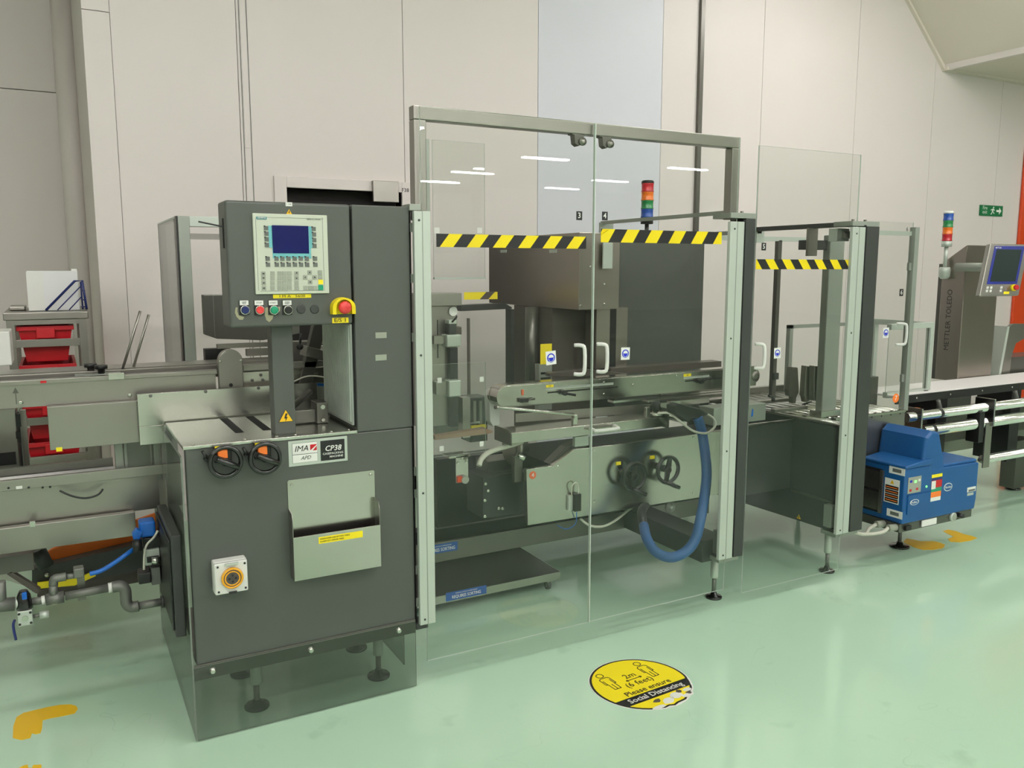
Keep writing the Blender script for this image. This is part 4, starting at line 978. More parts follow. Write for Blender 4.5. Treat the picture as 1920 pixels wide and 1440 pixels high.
# small plexi pane with white stickers
sg_ = gm
q0 = rc(812, 690, 852, 911, 2.92)
pane(q0[0]-.06, q0[1], 2.92, 2.925, q0[2]-.012, q0[3]+.012, sg_, 'plexi', 'small_guard_pane')
for px, py in ((824, 713), (903, 711), (828, 841), (903, 832)):
    q = at(px, py, Y=2.92); MB().box(q.x-.009, q.x+.009, 2.919, 2.9198, q.z-.010, q.z+.010).build('white_sticker', 'white', sg_)
up_ = thing('upper_guard_pane', 'clear rear guard pane seen high through left half of door 3', 'guard pane', (1.7, 3.9, 1.3))
q0 = rc(812, 262, 520, 909, 3.9)
pane(q0[0], q0[1], 3.9, 3.905, q0[2], q0[3], up_, 'plexi')
MB().box(q0[0], q0[1], 3.89, 3.91, q0[2]-.01, q0[2]).build('bottom_rail', 'alu', up_)
MB().box(q0[0]-.05, q0[0]-.02, 3.89, 3.92, 0, q0[3]).build('floor_post', 'alu_dull', up_)
for px, py in ((819, 432), (899, 432)):
    q = at(px, py, Y=3.9); MB().box(q.x-.014, q.x+.014, 3.898, 3.8998, q.z-.014, q.z+.014).build('corner_sticker', 'white', up_)
q = rc(870, 548, 562, 917, 3.92); ht_ = thing('rear_tape_strip', 'short yellow hazard tape strip left of the stainless hood', 'tape', (q[0], 3.93, q[2])); MB().box(q[0], q[1]+.05, 3.92, 3.9205, q[2], q[3]).build('tape_strip', 'yellow', ht_)
MB().prism([(q[0]+.09, q[2]), (q[0]+.14, q[2]), (q[0]+.18, q[3]), (q[0]+.13, q[3])], 1, 3.9195, 3.92).build('dark_stripe', 'brown_paint', ht_)
# brown plate, bracket, clear hose
bp_ = MB().fpoly([(816, 818), (912, 803), (924, 808), (924, 811), (912, 814), (816, 825)], 3.02, .04); tag(bp_.build('flat_guide_plate', 'brown_belt'), 'flat tan guide plate crossing the small guard pane', 'guide plate')
bk = gm
q = rc(855, 856, 906, 878, 3.05); MB().box(q[0], q[1], 3.05, 3.054, q[2], q[3]).build('sensor_plate', 'steel', bk, bevel=.001)
mb = MB()
for px, py in ((859, 868), (874, 866.5), (866.5, 859.5)): s = at(px, py, Y=3.05); screw(mb, s.x, 3.05, s.z, .006)
mb.build('screw', 'steel_bright', bk, smooth=True)
s = at(862, 899, Y=3.04); MB().box(s.x-.012, s.x+.012, 3.035, 3.05, s.z-.012, s.z+.012).build('red_connector', 'orange_paint', bk, bevel=.002)
s = at(871, 899, Y=3.04); MB().lathe((s.x, 3.05, s.z), (0,-1,0), [(0, .016), (.02, .016)], 16).build('connector_socket', 'key_light', bk, smooth=True)
MB().box(q[0]-.03, q[1]+.01, 3.05, 3.12, q[3]-.006, q[3]+.003).build('top_flange', 'steel', bk)
ch = MB().tube([at(898, 873, Y=2.98), at(903, 860, Y=2.99), at(915, 849, Y=3.0), at(935, 841, Y=3.0), at(960, 834, Y=3.0), at(978, 828, Y=3.02)], .011, 12, smooth=6)
tag(ch.build('clear_hose', 'cable_white', smooth=True), 'short curved pale hose left of the number 4 side plate', 'hose')
# blue hose, gun and cables
bh = thing('heated_glue_hose', 'thick blue corrugated hose looping down behind door 4', 'hose', (2.6, 2.9, .3))
HY = 2.86
pts = [at(1308, 782, Y=HY), at(1316, 810, Y=HY), at(1322, 850, Y=2.83), at(1325, 890, Y=2.79), at(1321, 930, Y=2.75), at(1314, 970, Y=2.71), at(1304, 1010, Y=2.70), at(1286, 1034, Y=2.70), at(1258, 1045, Y=2.72), at(1230, 1035, Y=2.78), at(1213, 1010, Y=2.86), at(1207, 985, Y=HY+.08)]
MB().tube(pts, .0225, 14, smooth=8).build('hose', 'blue_hose', bh, smooth=True)
mb = MB()
for k in range(len(pts)-1):
    for j in range(4):
        a_ = pts[k].lerp(pts[k+1], j/4); d_ = (pts[k+1]-pts[k]).normalized()
MB().tube([at(1207, 988, Y=HY+.08), at(1203, 960, Y=HY+.12), at(1212, 945, Y=HY+.2)], .02, 12, smooth=4).build('hose_end', 'black', bh, smooth=True)
gb = MB().fpoly([(1265, 762), (1275, 757), (1312, 766), (1330, 776), (1312, 785), (1300, 784), (1290, 792), (1276, 782), (1266, 776)], HY-.01, .06)
gb.build('glue_gun', 'dark_paint', bh, bevel=.004)
MB().tube([at(1233, 775, Y=2.93), at(1255, 775, Y=2.9), at(1275, 790, Y=2.86), at(1300, 808, Y=2.84), at(1325, 812, Y=2.83), at(1340, 800, Y=2.83), at(1339, 786, Y=2.84), at(1325, 776, Y=2.86), at(1312, 771, Y=2.88)], .0055, 8, smooth=6).build('signal_cable', 'cable_white', bh, smooth=True)
# terminal box by the post
tb = thing('terminal_box', 'pale grey terminal box with blue mark right of the middle post', 'terminal box', (3.0, 2.98, .7))
q = rc(1338, 766, 799, 1436, 2.96); qq = at(1436, 776, Y=2.96).x
MB().box(q[0], qq, 2.96, 3.06, q[2], q[3]).build('box_body', 'alu_dull', tb, bevel=.003)
s = at(1410, 773, Y=2.96); MB().prism([(s.x-.006, s.z-.022), (s.x+.006, s.z-.02), (s.x+.008, s.z+.012), (s.x, s.z+.018)], 1, 2.9585, 2.96).build('blue_mark', 'blue_bright', tb)
# dark infeed box left part of right module
rm = thing('right_module', 'dark grey end module with roller table on top, behind door 5', 'machine body', (3.6, 3.1, .2))
MB().prism([(2.706, .222), (3.8, .205), (3.8, .735), (2.706, .745)], 0, 3.27, 3.276).build('left_side_panel', 'dark_paint', rm)
MB().box(2.84, 3.269, 3.0, 3.006, .375, .73).build('front_panel', 'dark_paint', rm)
MB().box(2.84, 3.269, 2.985, 3.0, .73, .738).build('panel_lip', 'steel_bright', rm)
MB().box(3.277, 3.45, 2.706, 2.712, .23, .738).build('front_side_panel', 'steel_dull', rm)
MB().box(3.451, 3.994, 2.895, 2.90, .475, .738).build('front_side_panel', 'steel_dull', rm)
MB().box(3.994, 4.0, 2.895, 3.4, .475, .738).build('end_panel', 'steel_dull', rm)
MB().box(3.277, 3.45, 2.712, 3.8, .23, .25).build('bottom_plate', 'dark_paint', rm)
MB().box(3.451, 3.99, 3.12, 3.8, .23, .25).build('bottom_plate', 'dark_paint', rm)
MB().box(3.30, 3.99, 2.92, 3.72, .69, .70).build('dark_gap_sheet', 'dark_paint', rm)  # dark sheet added below the rollers to darken the gaps between them
MB().box(3.451, 3.994, 2.885, 2.895, .730, .742).build('edge_lip', 'steel', rm)
mb = MB()
for k in range(5): screw(mb, 3.66+k*.075, 2.895, .722, .004)
mb.build('screw', 'black', rm, smooth=True)
tri(rm, 1498, 970, .028, 3.2695, 'x')
MB().box(3.266, 3.27, 2.72, 2.99, .36, .372).build('ledge', 'steel_dark', rm)
for k in range(11):
    x = 3.31+k*.0655
    MB().cyl((x, 2.715 if x < 3.44 else 2.905, .731), (x, 3.72, .731), .0145, 12).build('roller', 'steel_bright', rm, smooth=True)
MB().box(3.277, 3.99, 3.725, 3.76, .70, .775).build('far_rail', 'steel_dull', rm)
MB().box(3.27, 3.29, 2.706, 3.76, .738, .752).build('near_rail', 'steel_dull', rm)
# paddles on rollers
for i, (pix, Y) in enumerate((([(1480, 731), (1485, 688), (1496, 689), (1499, 735), (1494, 744), (1492, 757), (1488, 757), (1488, 744), (1481, 743)], 3.08), ([(1508, 741), (1512, 686), (1524, 688), (1526, 744), (1521, 750), (1512, 755), (1510, 745)], 3.02), ([(1526, 742), (1527, 686), (1537, 687), (1540, 750), (1527, 752)], 2.98))):
    o = MB().fpoly(pix, Y, .035); tag(o.build('guide_paddle', 'steel_dull', bevel=.003), ('tapered steel paddle standing on rollers, leftmost of three', 'tapered steel paddle standing on rollers, middle one of three', 'flat steel paddle against the square column, rightmost of three')[i], 'guide paddle', 'steel paddles above roller table')
cb_ = thing('paddle_crossbar', 'pair of stainless crossbars with black clamp lever lying over the rollers', 'guide rail', (3.5, 3.0, .78))
for (p0, p1, Y) in (((1422, 757), (1486, 748), 3.12), ((1453, 775), (1515, 763), 3.0)):
    q0 = at(*p0, Y=Y); q1 = at(*p1, Y=Y); MB().box(q0.x, q1.x, Y, Y+.03, q1.z-.012, q1.z+.006).build('bar', 'steel_dull', cb_, bevel=.002)
for px, py in ((1450, 745), (1507, 758)):
    q = at(px, py, Y=3.05); MB().cyl((q.x, 3.05, q.z-.02), (q.x, 3.05, q.z), .01, 10).tube([(q.x, 3.05, q.z), (q.x+.045*(1 if px > 1500 else -1), 3.04, q.z+.012)], .005, 8).build('clamp_lever', 'black', cb_, smooth=True)
# square column
q = rc(1549, 440, 784, 1576, 2.93)
sc_ = thing('square_column', 'pale grey square column rising from roller table behind door 5', 'column', (q[0]+.05, 2.97, .76))
MB().box(q[0], q[1], 2.93, 2.975, .77, q[3]).build('column_tube', 'alu_dull', sc_, bevel=.005)
MB().box(q[0]-.02, q[1]+.02, 2.915, 2.99, .746, .777).build('base_plate', 'steel', sc_)
q2 = rc(1512, 450, 468, 1550, 2.95); MB().box(q2[0], q[0], 2.95, 3.0, q2[2], q2[3]).build('side_bracket', 'dark_paint', sc_)
q2 = rc(1516, 427, 480, 1533, 2.92); MB().box(q2[0], q2[1], 2.92, 2.935, q2[2], q2[3]).build('slotted_plate', 'steel_dull', sc_)
q2 = rc(1570, 428, 452, 1592, 2.75); MB().box(q2[0], q2[1], 2.75, 2.8, q2[2], q2[3]).build('latch_block', 'alu', sc_)
MB().cyl((q2[0]+.03, 2.75, (q2[2]+q2[3])/2), (q2[0]+.10, 2.75, (q2[2]+q2[3])/2), .018, 14).build('latch_pin', 'steel_dull', sc_, smooth=True)
# top frame
tf = thing('guard_top_frame', 'slim guard rails joining the door posts to the rear uprights', 'frame', (3.0, 3.1, 1.6))
MB().box(2.492, 2.508, 2.68, 3.62, 1.722, 1.738).build('top_rail', 'alu_dull', tf)
q = rc(1124, 417, 440, 1150, 3.60); MB().box(q[0], q[1], 3.6, 3.605, q[2], q[3]).build('end_bracket', 'alu_dull', tf)
q = rc(1130, 455, 504, 1148, 3.38); MB().box(q[0], q[1], 3.375, 3.385, q[2], q[3]).build('latch_plate', 'alu', tf, bevel=.003)
MB().box(3.255, 3.285, 2.66, 3.32, 1.69, 1.712).build('top_rail', 'dark_paint', tf, bevel=.002)
MB().box(3.27, 3.30, 3.30, 3.62, 1.68, 1.70).build('top_rail', 'alu_dull', tf)
MB().box(3.29, 4.02, 3.60, 3.62, 1.655, 1.68).build('top_rail', 'alu', tf)
q = rc(1419, 429, 455, 1433, 3.30); MB().box(q[0], q[1], 3.3, 3.305, q[2], q[3]).build('end_bracket', 'alu', tf)
q = at(1457, 600, Y=3.6).x; MB().box(q-.014, q+.014, 3.6, 3.628, .74, 1.66).build('rear_upright', 'steel_dark', tf)
q = rc(1479, 610, 735, 1485, 3.66); MB().box(q[0], q[1], 3.66, 3.69, .74, q[3]).build('rear_upright', 'alu_dull', tf)
q2 = at(1547, 611, Y=3.66).x; MB().box(q[0], q2+.5, 3.66, 3.69, q[3]-.02, q[3]).build('low_rear_rail', 'alu_dull', tf)
q = rc(1452, 700, 712, 1458, 3.58); MB().box(q[0], q[1]+.01, 3.58, 3.6, q[2], q[3]).build('hinge', 'dark_paint', tf)
# door 6
DY = 2.905
g6 = thing('side_guard_door', 'clear guard door number 6 with slim silver post and orange 7 disc, right of the last post', 'guard door', (3.8, DY, .74))
px0 = at(1640, 600, Y=DY).x-.12; px1 = at(1704, 600, Y=DY).x
pane(px0, px1-.01, DY, DY+.005, .75, 1.735, g6)
MB().box(px1-.012, px1+.022, DY-.015, DY+.02, .735, 1.712).build('door_post', 'alu_dull', g6, bevel=.002)
MB().box(px0, px1-.01, DY+.006, DY+.02, 1.668, 1.69).build('top_rail', 'alu', g6)
q = at(1700.5, 430, Y=DY); text('6', (q.x, DY-.001, q.z), .03, 'black', g6, bold=.02)
num_sticker(g6, 1690, 548.5, DY, '6', .03); d_handle(g6, 1699, 605, 648, DY, dx=.04)
o = sticker_mask(g6, 1661, 624, DY, .046)
q = at(1679.5, 746.5, Y=DY); MB().lathe((q.x, DY, q.z), (0,-1,0), [(0, .025), (.001, .025)], 20).build('number_disc', 'orange', g6)
text('7', (q.x, DY-.001, q.z), .036, 'white', g6, bold=.02)
for py in (500, 708):
    q = at(1703, py, Y=DY); MB().box(px1-.03, px1-.012, DY-.004, DY+.01, q.z-.02, q.z+.02).build('hinge', 'alu_dull', g6)
q = rc(1625, 708, 748, 1646, 3.1); MB().box(q[0], q[1], 3.1, 3.15, q[2]-.06, q[3]).build('stop_block', 'steel_dark', g6)
# small framed enclosure
EY = 3.03
fe = thing('framed_guard_box', 'aluminium framed clear guard box at the start of the white belt', 'guard', (4.2, EY, .75))
q = rc(1690, 612, 738, 1752, EY); z0 = at(1745, 738, Y=EY).z; z1 = at(1755, 604, Y=EY).z; xx1 = at(1748, 680, Y=EY).x; xx0 = px1+.03
w_ = .032
MB().box(xx0, xx1, EY, EY+.03, z1-w_, z1).box(xx0, xx1, EY, EY+.03, z0, z0+w_).box(xx1-w_, xx1, EY, EY+.03, z0+w_, z1-w_).build('front_frame', 'alu', fe, bevel=.002)
MB().box(xx1-w_, xx1, EY+.031, EY+.4, z1-w_, z1).box(xx1-w_, xx1, EY+.37, EY+.4, z0, z1-w_).build('side_frame', 'alu', fe)
pane(xx0, xx1-w_, EY+.012, EY+.016, z0+w_, z1-w_, fe)
MB().box(xx1-.06, xx1-.035, EY-.012, EY, z0+.004, z0+.025).build('latch', 'key_dark', fe)
# panel along roller end, far right wall glass
# ============================================================ RIGHT: belt, checkweigher, glue unit, rails
bc = thing('belt_conveyor', 'white belt conveyor with black side frame running to the right edge', 'conveyor', (5.5, 3.1, .5))
MB().box(4.03, 9, 2.985, 3.265, .79, .802).build('belt', 'belt_white', bc, bevel=.003)
MB().box(4.03, 9, 2.972, 2.984, .755, .798).build('side_frame', 'black', bc)
mb = MB()
for k in range(8): screw(mb, 4.2+k*.3, 2.972, .778, .006)
mb.build('screw', 'steel_bright', bc, smooth=True)
for x in (4.42, 5.15, 6.3): MB().box(x, x+.10, 3.0, 3.22, .3, .754).build('leg_bracket', 'black', bc)
for x in (4.38, 5.12): MB().tube([(x, 2.965, .755), (x+.02, 2.96, .70), (x+.05, 2.97, .66)], .012, 10, smooth=4).build('cable_loop', 'galvanised', bc, smooth=True)
MB().box(4.05, 8, 3.05, 3.06, .60, .66).build('lower_channel', 'steel_dark', bc)
MB().prism([(4.6, .44), (8.5, .44), (8.5, .64), (5.1, .62), (4.9, .53), (4.6, .50)], 1, 3.15, 3.17).build('underpan', 'steel_dark', bc)
MB().box(4.3, 8.5, 3.35, 3.38, .30, .60).build('drive_trough', 'steel_dull', bc)
MB().box(4.02, 4.5, 3.2, 3.5, .60, .64).build('dark_tray', 'brown_paint', bc)
for x, z in ((4.22, .70), (4.03, .60), (4.15, .575)): MB().box(x, x+.06, 3.0, 3.03, z-.008, z+.012).build('orange_tab', 'orange', bc)
MB().box(4.55, 4.9, 3.1, 3.14, .655, .74).build('sensor_box', 'galvanised', bc)
# rails
rl = thing('tube_rail_frame', 'polished steel tube rails on brackets along the lower right conveyor', 'rail frame', (5.5, 2.95, .2))
for (pp, rad, xs0, xs1) in (((1695, 775), .026, 4.02, 9), ((1745, 803), .032, 4.16, 9)):
    q = at(*pp, Y=2.90)
    zc = at(1900, 757 if rad < .03 else 784, Y=2.90).z
    MB().cyl((xs0, 2.90, zc), (xs1, 2.90, zc), rad, 20).build('tube_rail', 'polished', rl, smooth=True)
    for x in ((4.30, 5.6) if rad < .03 else (4.24, 4.66, 5.42)): MB().cyl((x-.012, 2.90, zc), (x+.012, 2.90, zc), rad+.002, 20).build('rail_collar', 'black', rl, smooth=True)
zl = at(1890, 853, Y=2.90).z
q = at(1850, 862, Y=2.9).x
MB().cyl((q-.04, 2.90, zl), (9, 2.90, zl), .026, 20).build('tube_rail', 'polished', rl, smooth=True)
MB().lathe((q-.04, 2.90, zl), (-1,0,0), [(0, .026), (.015, .02), (.02, .01), (.035, .01)], 16).build('rail_end', 'steel_dull', rl, smooth=True)
zt1 = at(1850, 748, Y=2.87).z; zb1 = at(1850, 876, Y=2.87).z; xb = at(1851, 820, Y=2.87).x
MB().box(xb-.03, xb+.03, 2.862, 2.872, zb1, zt1-.14).build('bracket_plate', 'steel_dull', rl, bevel=.003)
MB().box(xb+.0, xb+.012, 2.84, 2.96, zt1-.16, zt1).build('bracket_plate', 'steel', rl, bevel=.003)
q = at(1722, 800, Y=2.87).x; MB().box(q-.006, q+.006, 2.85, 2.95, at(1722, 800, Y=2.87).z-.03, at(1722, 766, Y=2.87).z).build('bracket_plate', 'steel', rl, bevel=.002)
for x in (4.62, 5.42): MB().box(x, x+.045, 2.86, 2.94, .50, .68).build('clamp_block', 'black', rl, bevel=.003)
q = at(1905, 860, Y=3.2); MB().box(q.x, q.x+.2, 3.2, 3.3, .02, .35).build('support_leg', 'steel_dark', rl)
MB().lathe((q.x+.08, 3.25, 0), (0,0,1), [(0, .05), (.008, .05), (.02, .02)], 20).build('foot', 'black_rubber', rl, smooth=True)
# checkweigher tower
MTX = at(1803, 600, Y=3.28).x; MT1 = at(1866, 600, Y=3.28).x; ztop = at(1808, 459, Y=3.28).z
mt = thing('checkweigher_cabinet', 'tall stainless checkweigher tower with black vertical lettering on its left face', 'checkweigher', (MTX+.2, 3.5, .8))
yb = at(1752, 600, X=MTX).y; zbk = at(1757, 492, X=MTX).z
MB().prism([(3.28, .78), (yb-.03, .78), (yb-.03, zbk), (3.28, ztop)], 0, MTX, MT1).build('tower_body', 'steel_v', mt, bevel=.004)
MB().box(MTX+.01, MT1-.01, yb-.028, yb, .78, zbk-.01).build('back_cover', 'steel_dark', mt)
q = at(1778, 600, X=MTX); text('METTLER TOLEDO', (MTX, q.y, q.z), .047, 'dark_paint', mt, u=(0,0,1), v=(0,1,0), bold=.0, sx=1.0)
ym = at(1776, 520, X=MTX).y
jb = MB().lathe((MTX-.03, ym, at(1776, 523, X=MTX).z), (0,0,1), [(0, .02), (.015, .034), (.06, .036), (.075, .03)], 16).build('lamp_mount', 'alu', mt, smooth=True)
zj = at(1776, 523, X=MTX).z
zL = at(1780, 448, X=MTX).z; zT = at(1783, 386, X=MTX).z
hsg = (zT-zL-.036)/4.0
stack_light('pale signal tower with blue, green, orange and red lenses on the checkweigher', MTX-.03, ym, zj+.07, zL-.05, .030, ['lens_red', 'lens_orange', 'lens_green', 'lens_blue'], hsg, base='alu', capm='white_plastic', pole=.012, pm='alu')
# operator terminal on arm
ot = thing('touch_terminal', 'grey tilted touch terminal with blue framed screen on the checkweigher', 'terminal', (5.3, 3.0, 1.4))
TYp = 3.02
zb0 = at(1833, 556, Y=TYp).z
P_ = lambda px, py: at(px, py, Y=TYp)
bl = P_(1832, 553); tl = P_(1860, 455); tr_ = P_(1944, 458); br = P_(1902, 556)
N = (br-bl).cross(tl-bl).normalized()
if N.y > 0: N = -N
uu = Vector((1,0,0)); hh = (tl.z-bl.z)
# slab leaning: right edge turned, built as quad prism
wq = .36; tilt = math.radians(12)
ox_ = at(1847, 505, Y=TYp).x
mb = MB()
ang = math.radians(12)
# local frame of terminal: faces -Y, rolled so its left edge leans
cen = at(1884, 506, Y=TYp); U = Vector((.985, -.12, .0)).normalized(); V = Vector((.05, .12, 1)).normalized(); Nn = U.cross(V).normalized(); 
def TP(a_, b_, n_=0): return cen+U*a_+V*b_+Nn*n_
def tbox(a0_, a1_, b0_, b1_, n0_, n1_, sk=.16):
    m_ = MB(); f_ = lambda a_, b_, n_: TP(a_+b_*sk, b_, n_)
    return m_.add([f_(a0_,b0_,n0_), f_(a1_,b0_,n0_), f_(a1_,b0_,n1_), f_(a0_,b0_,n1_), f_(a0_,b1_,n0_), f_(a1_,b1_,n0_), f_(a1_,b1_,n1_), f_(a0_,b1_,n1_)], [(0,1,2,3),(7,6,5,4),(0,4,5,1),(1,5,6,2),(2,6,7,3),(3,7,4,0)])
SK = .30
tbox(-.165, .165, -.155, .155, -.03, 0, SK).build('terminal_housing', 'steel_dull', ot, bevel=.006)
tbox(-.125, .125, -.085, .142, 0, .002, SK).build('screen_frame', 'screen_frame', ot)
tbox(-.105, .105, -.07, .122, .002, .003, SK).build('screen', 'screen_dark', ot)
for a_ in (-.115, -.085, .0):
    for b_ in (-.105, -.125): tbox(a_-.008, a_+.008, b_-.007, b_+.007, 0, .003, SK).build('key', 'white', ot)
tbox(.03, .075, -.145, -.13, 0, .002, SK).build('yellow_plate', 'yellow', ot)
c2 = TP(.065, -.108); MB().lathe(c2, Nn, [(0, .02), (.014, .02)], 16).build('estop_collar', 'yellow', ot, smooth=True)
MB().lathe(c2+Nn*.014, Nn, [(0, .012), (.008, .016), (.018, .014)], 16).build('estop_button', 'red', ot, smooth=True)
ar = TP(-.06, .02, -.03); MB().cyl(ar, (ar.x-.02, 3.28, ar.z), .026, 16).build('arm', 'alu_dull', ot, smooth=True)
text('METTLER', TP(-.055, .131, .003), .012, 'white', ot, u=U, v=V, bold=.02)
# clear arched cover at far right
ac = thing('arched_cover', 'grey arched clear hood over the white belt at right edge', 'cover', (6.2, 3.2, .83))
AY = 3.30
def apoly(pix, Y, d): return MB().fpoly(pix, Y, d)
apoly([(1876, 712), (1893, 612), (1900, 607), (1960, 607), (1960, 626), (1922, 634), (1905, 644), (1897, 668), (1892, 712)], AY, .02).build('end_frame', 'steel_dull', ac, bevel=.002)
apoly([(1872, 706), (1889, 612), (1893, 612), (1876, 708)], AY-.02, .4).build('clear_edge', 'alu', ac)
MB().box(at(1866, 690, Y=3.32).x, 9, 3.32, 3.5, .78, .90).build('reject_base', 'steel_dark', ac)
# blue glue melter
GYf = 2.62
G = lambda a_, b_: (1600+a_/5.335, 780+b_/5.335)
gx0 = at(*G(512, 700), Y=GYf).x; gx1 = at(*G(1240, 700), Y=GYf).x
gxh0 = at(*G(790, 400), Y=GYf).x; gxh1 = at(*G(925, 400), Y=GYf).x; gxs = at(*G(780, 490), Y=GYf).x
zbt = at(*G(505, 1085), Y=GYf).z; zl_ = at(*G(520, 530), Y=GYf).z; zl2 = at(*G(782, 490), Y=GYf).z
zh = at(*G(850, 165), Y=GYf).z; zr = at(*G(1240, 465), Y=GYf).z
gyb = at(*G(110, 430), X=gx0).y
gm_ = thing('glue_melter', 'bright blue hot glue melter with colourful labels on black foot, front right', 'glue machine', ((gx0+gx1)/2, 2.95, 0))
MB().prism([(gx0, zbt), (gx1-.01, zbt), (gx1, zbt+.06), (gx1, zr), (gxh1+.02, zr+.005), (gxs, zr+.005), (gxs, zl2), (gx0, zl_)], 1, GYf, gyb).build('body', 'blue_plastic', gm_, bevel=.008, bseg=3)
MB().prism([(gxh0-.075, zr-.02), (gxh1+.01, zr-.02), (gxh1-.005, zr+.05), (gxh0+.055, zh), (gxh0-.01, zh+.01), (gxh0-.05, zh-.02)], 1, GYf+.002, gyb+.03).build('hopper_lid', 'blue_plastic', gm_, bevel=.018, bseg=4)
MB().prism([(gx0-.006, zl_-.002), (gxs+.0, zl2+.002), (gxs, zl2+.035), (gxs-.08, zl2+.03), (gx0-.006, zl_+.012)], 1, GYf-.006, gyb+.006).build('sloped_cover', 'blue_plastic', gm_, bevel=.006, bseg=3)
MB().box(gxh1+.005, gx1-.004, GYf+.008, gyb, zr, zr+.018).build('tank_cover', 'blue_plastic', gm_, bevel=.010, bseg=3)
mb = MB()
for a_, b_ in ((.05, .04), (.05, .28), (.18, .16)): mb.cyl((gx0+a_, GYf+b_*.9, zl_+.02), (gx0+a_, GYf+b_*.9, zl_+.05+a_*.02), .01, 10)
MB().box(gx0-.004, gx1-.015, GYf+.01, gyb, zbt-.045, zbt).build('base_plinth', 'steel_dark', gm_, bevel=.003)
# heat sink side
y0_ = GYf+.13
MB().box(gx0-.004, gx0+.001, y0_, gyb-.005, zbt+.03, zl_-.03).build('vent_back', 'black_matt', gm_)
for row in (0, 1):
    zz0 = zbt+.04+row*(zl_-zbt-.07)/2; zz1 = zz0+(zl_-zbt-.07)/2-.015
    n = 16
    for k in range(n):
        y = y0_+.008+k*(gyb-y0_-.02)/n; MB().box(gx0-.0075, gx0-.003, y, y+.0032, zz0, zz1).build('vent_slat', 'steel_dull', gm_)
MB().box(gx0-.012, gx0+.001, y0_-.012, y0_+.006, zbt+.03, zl_-.035).build('vent_frame', 'steel_dull', gm_)
def side_label(y, z, wy, hz, m_, nm='side_label', dd=.001):
    return MB().box(gx0-dd, gx0, y-wy/2, y+wy/2, z-hz/2, z+hz/2).build(nm, m_, gm_)
for (a_, b_) in ((438, 548), (412, 978)):
    q = at(*G(a_, b_), X=gx0); side_label(q.y, q.z, .09, .038, 'white'); side_label(q.y, q.z, .05, .018, 'key_dark', 'print_block', .0014)
q = at(*G(385, 750), X=gx0); side_label(q.y, q.z, .085, .125, 'white', 'warning_label'); 
for k, m_ in enumerate(('black', 'black', 'black', 'black')): side_label(q.y, q.z+.018-k*.022, .076, .019, m_, 'text_block', .0014); 
mb = MB()
for k in range(4): mb.box(gx0-.0018, gx0-.0013, q.y-.034, q.y+.034, q.z+.016-k*.022, q.z+.020-k*.022)
mb.build('text_lines', 'orange', gm_)
sz_ = .013; MB().prism([(q.y+sz_*math.sin(k*2*PI/3), q.z+.044+sz_*math.cos(k*2*PI/3)) for k in range(3)], 0, gx0-.0016, gx0-.001).build('warning_triangle', 'floor_yellow', gm_)
def front_rect(a0_, b0_, a1_, b1_, m_, nm, dd=.002, par=None, off=0.):
    p_ = G(a0_, b0_); q_ = G(a1_, b1_); x0, x1, z0, z1 = rc(p_[0], p_[1], G(a0_, b1_)[1], q_[0], GYf)
    return MB().box(x0, x1, GYf-dd-off, GYf-off, z0, z1).build(nm, m_, par or gm_), (x0, x1, z0, z1)
o, b_ = front_rect(545, 620, 675, 780, 'key_light', 'control_pad')
for fx, fz, m_ in ((.2,.75,'blue_ink'),(.55,.7,'led'),(.85,.75,'white'),(.2,.2,'red'),(.7,.22,'red')):
    xx = b_[0]+(b_[1]-b_[0])*fx; zz = b_[2]+(b_[3]-b_[2])*fz; MB().box(xx-.008, xx+.008, GYf-.003, GYf-.002, zz-.006, zz+.006).build('pad_key', m_, o)
front_rect(535, 800, 760, 985, 'blue_plastic', 'lower_cover', .006)
o, b_ = front_rect(575, 845, 655, 890, 'white', 'oval_badge', .0005)
bpy.data.objects.remove(o)
q = at(*G(613, 862), Y=GYf-.007); MB().prism([(q.x+.034*math.cos(k*PI/12), q.z+.015*math.sin(k*PI/12)) for k in range(24)], 1, GYf-.0072, GYf-.006).build('badge_rim', 'white', gm_)
MB().prism([(q.x+.030*math.cos(k*PI/12), q.z+.012*math.sin(k*PI/12)) for k in range(24)], 1, GYf-.0078, GYf-.007).build('badge_field', 'blue_plastic', gm_)
text('ProBlue 7', (q.x, GYf-.008, q.z), .017, 'white', gm_, bold=.02, sx=.85)
q = at(*G(947, 710), Y=GYf); MB().prism([(q.x+.034*math.cos(k*PI/12), q.z+.022*math.sin(k*PI/12)) for k in range(24)], 1, GYf-.001, GYf).build('badge_rim', 'white', gm_)
MB().prism([(q.x+.030*math.cos(k*PI/12), q.z+.018*math.sin(k*PI/12)) for k in range(24)], 1, GYf-.0016, GYf-.0008).build('badge_field', 'blue_plastic', gm_)
text('Nordson', (q.x, GYf-.0016, q.z), .018, 'white', gm_, bold=.02, sx=.8)
for a0_, b0_, a1_, b1_, m_ in ((785, 590, 890, 622, 'yellow'), (785, 622, 885, 650, 'wire_blue'), (780, 650, 885, 725, 'red'), (775, 725, 880, 765, 'green_button'), (770, 765, 875, 820, 'orange'), (768, 820, 870, 858, 'white')):
    front_rect(a0_, b0_, a1_, b1_, m_, 'label_band', .001)
front_rect(780, 655, 822, 735, 'white', 'label_patch', .0015)
front_rect(1138, 718, 1222, 765, 'white', 'bar_label', .001); front_rect(1138, 775, 1200, 800, 'alu', 'bar_label', .001)
front_rect(1150, 738, 1215, 758, 'key_dark', 'bar_print', .0015)
front_rect(690, 1050, 833, 1110, 'white', 'rating_plate', -.006); 
q = at(*G(730, 705), Y=GYf); MB().lathe((q.x, GYf, q.z), (0,-1,0), [(0, .006), (.003, .005)], 12).build('green_lamp', 'led', gm_)
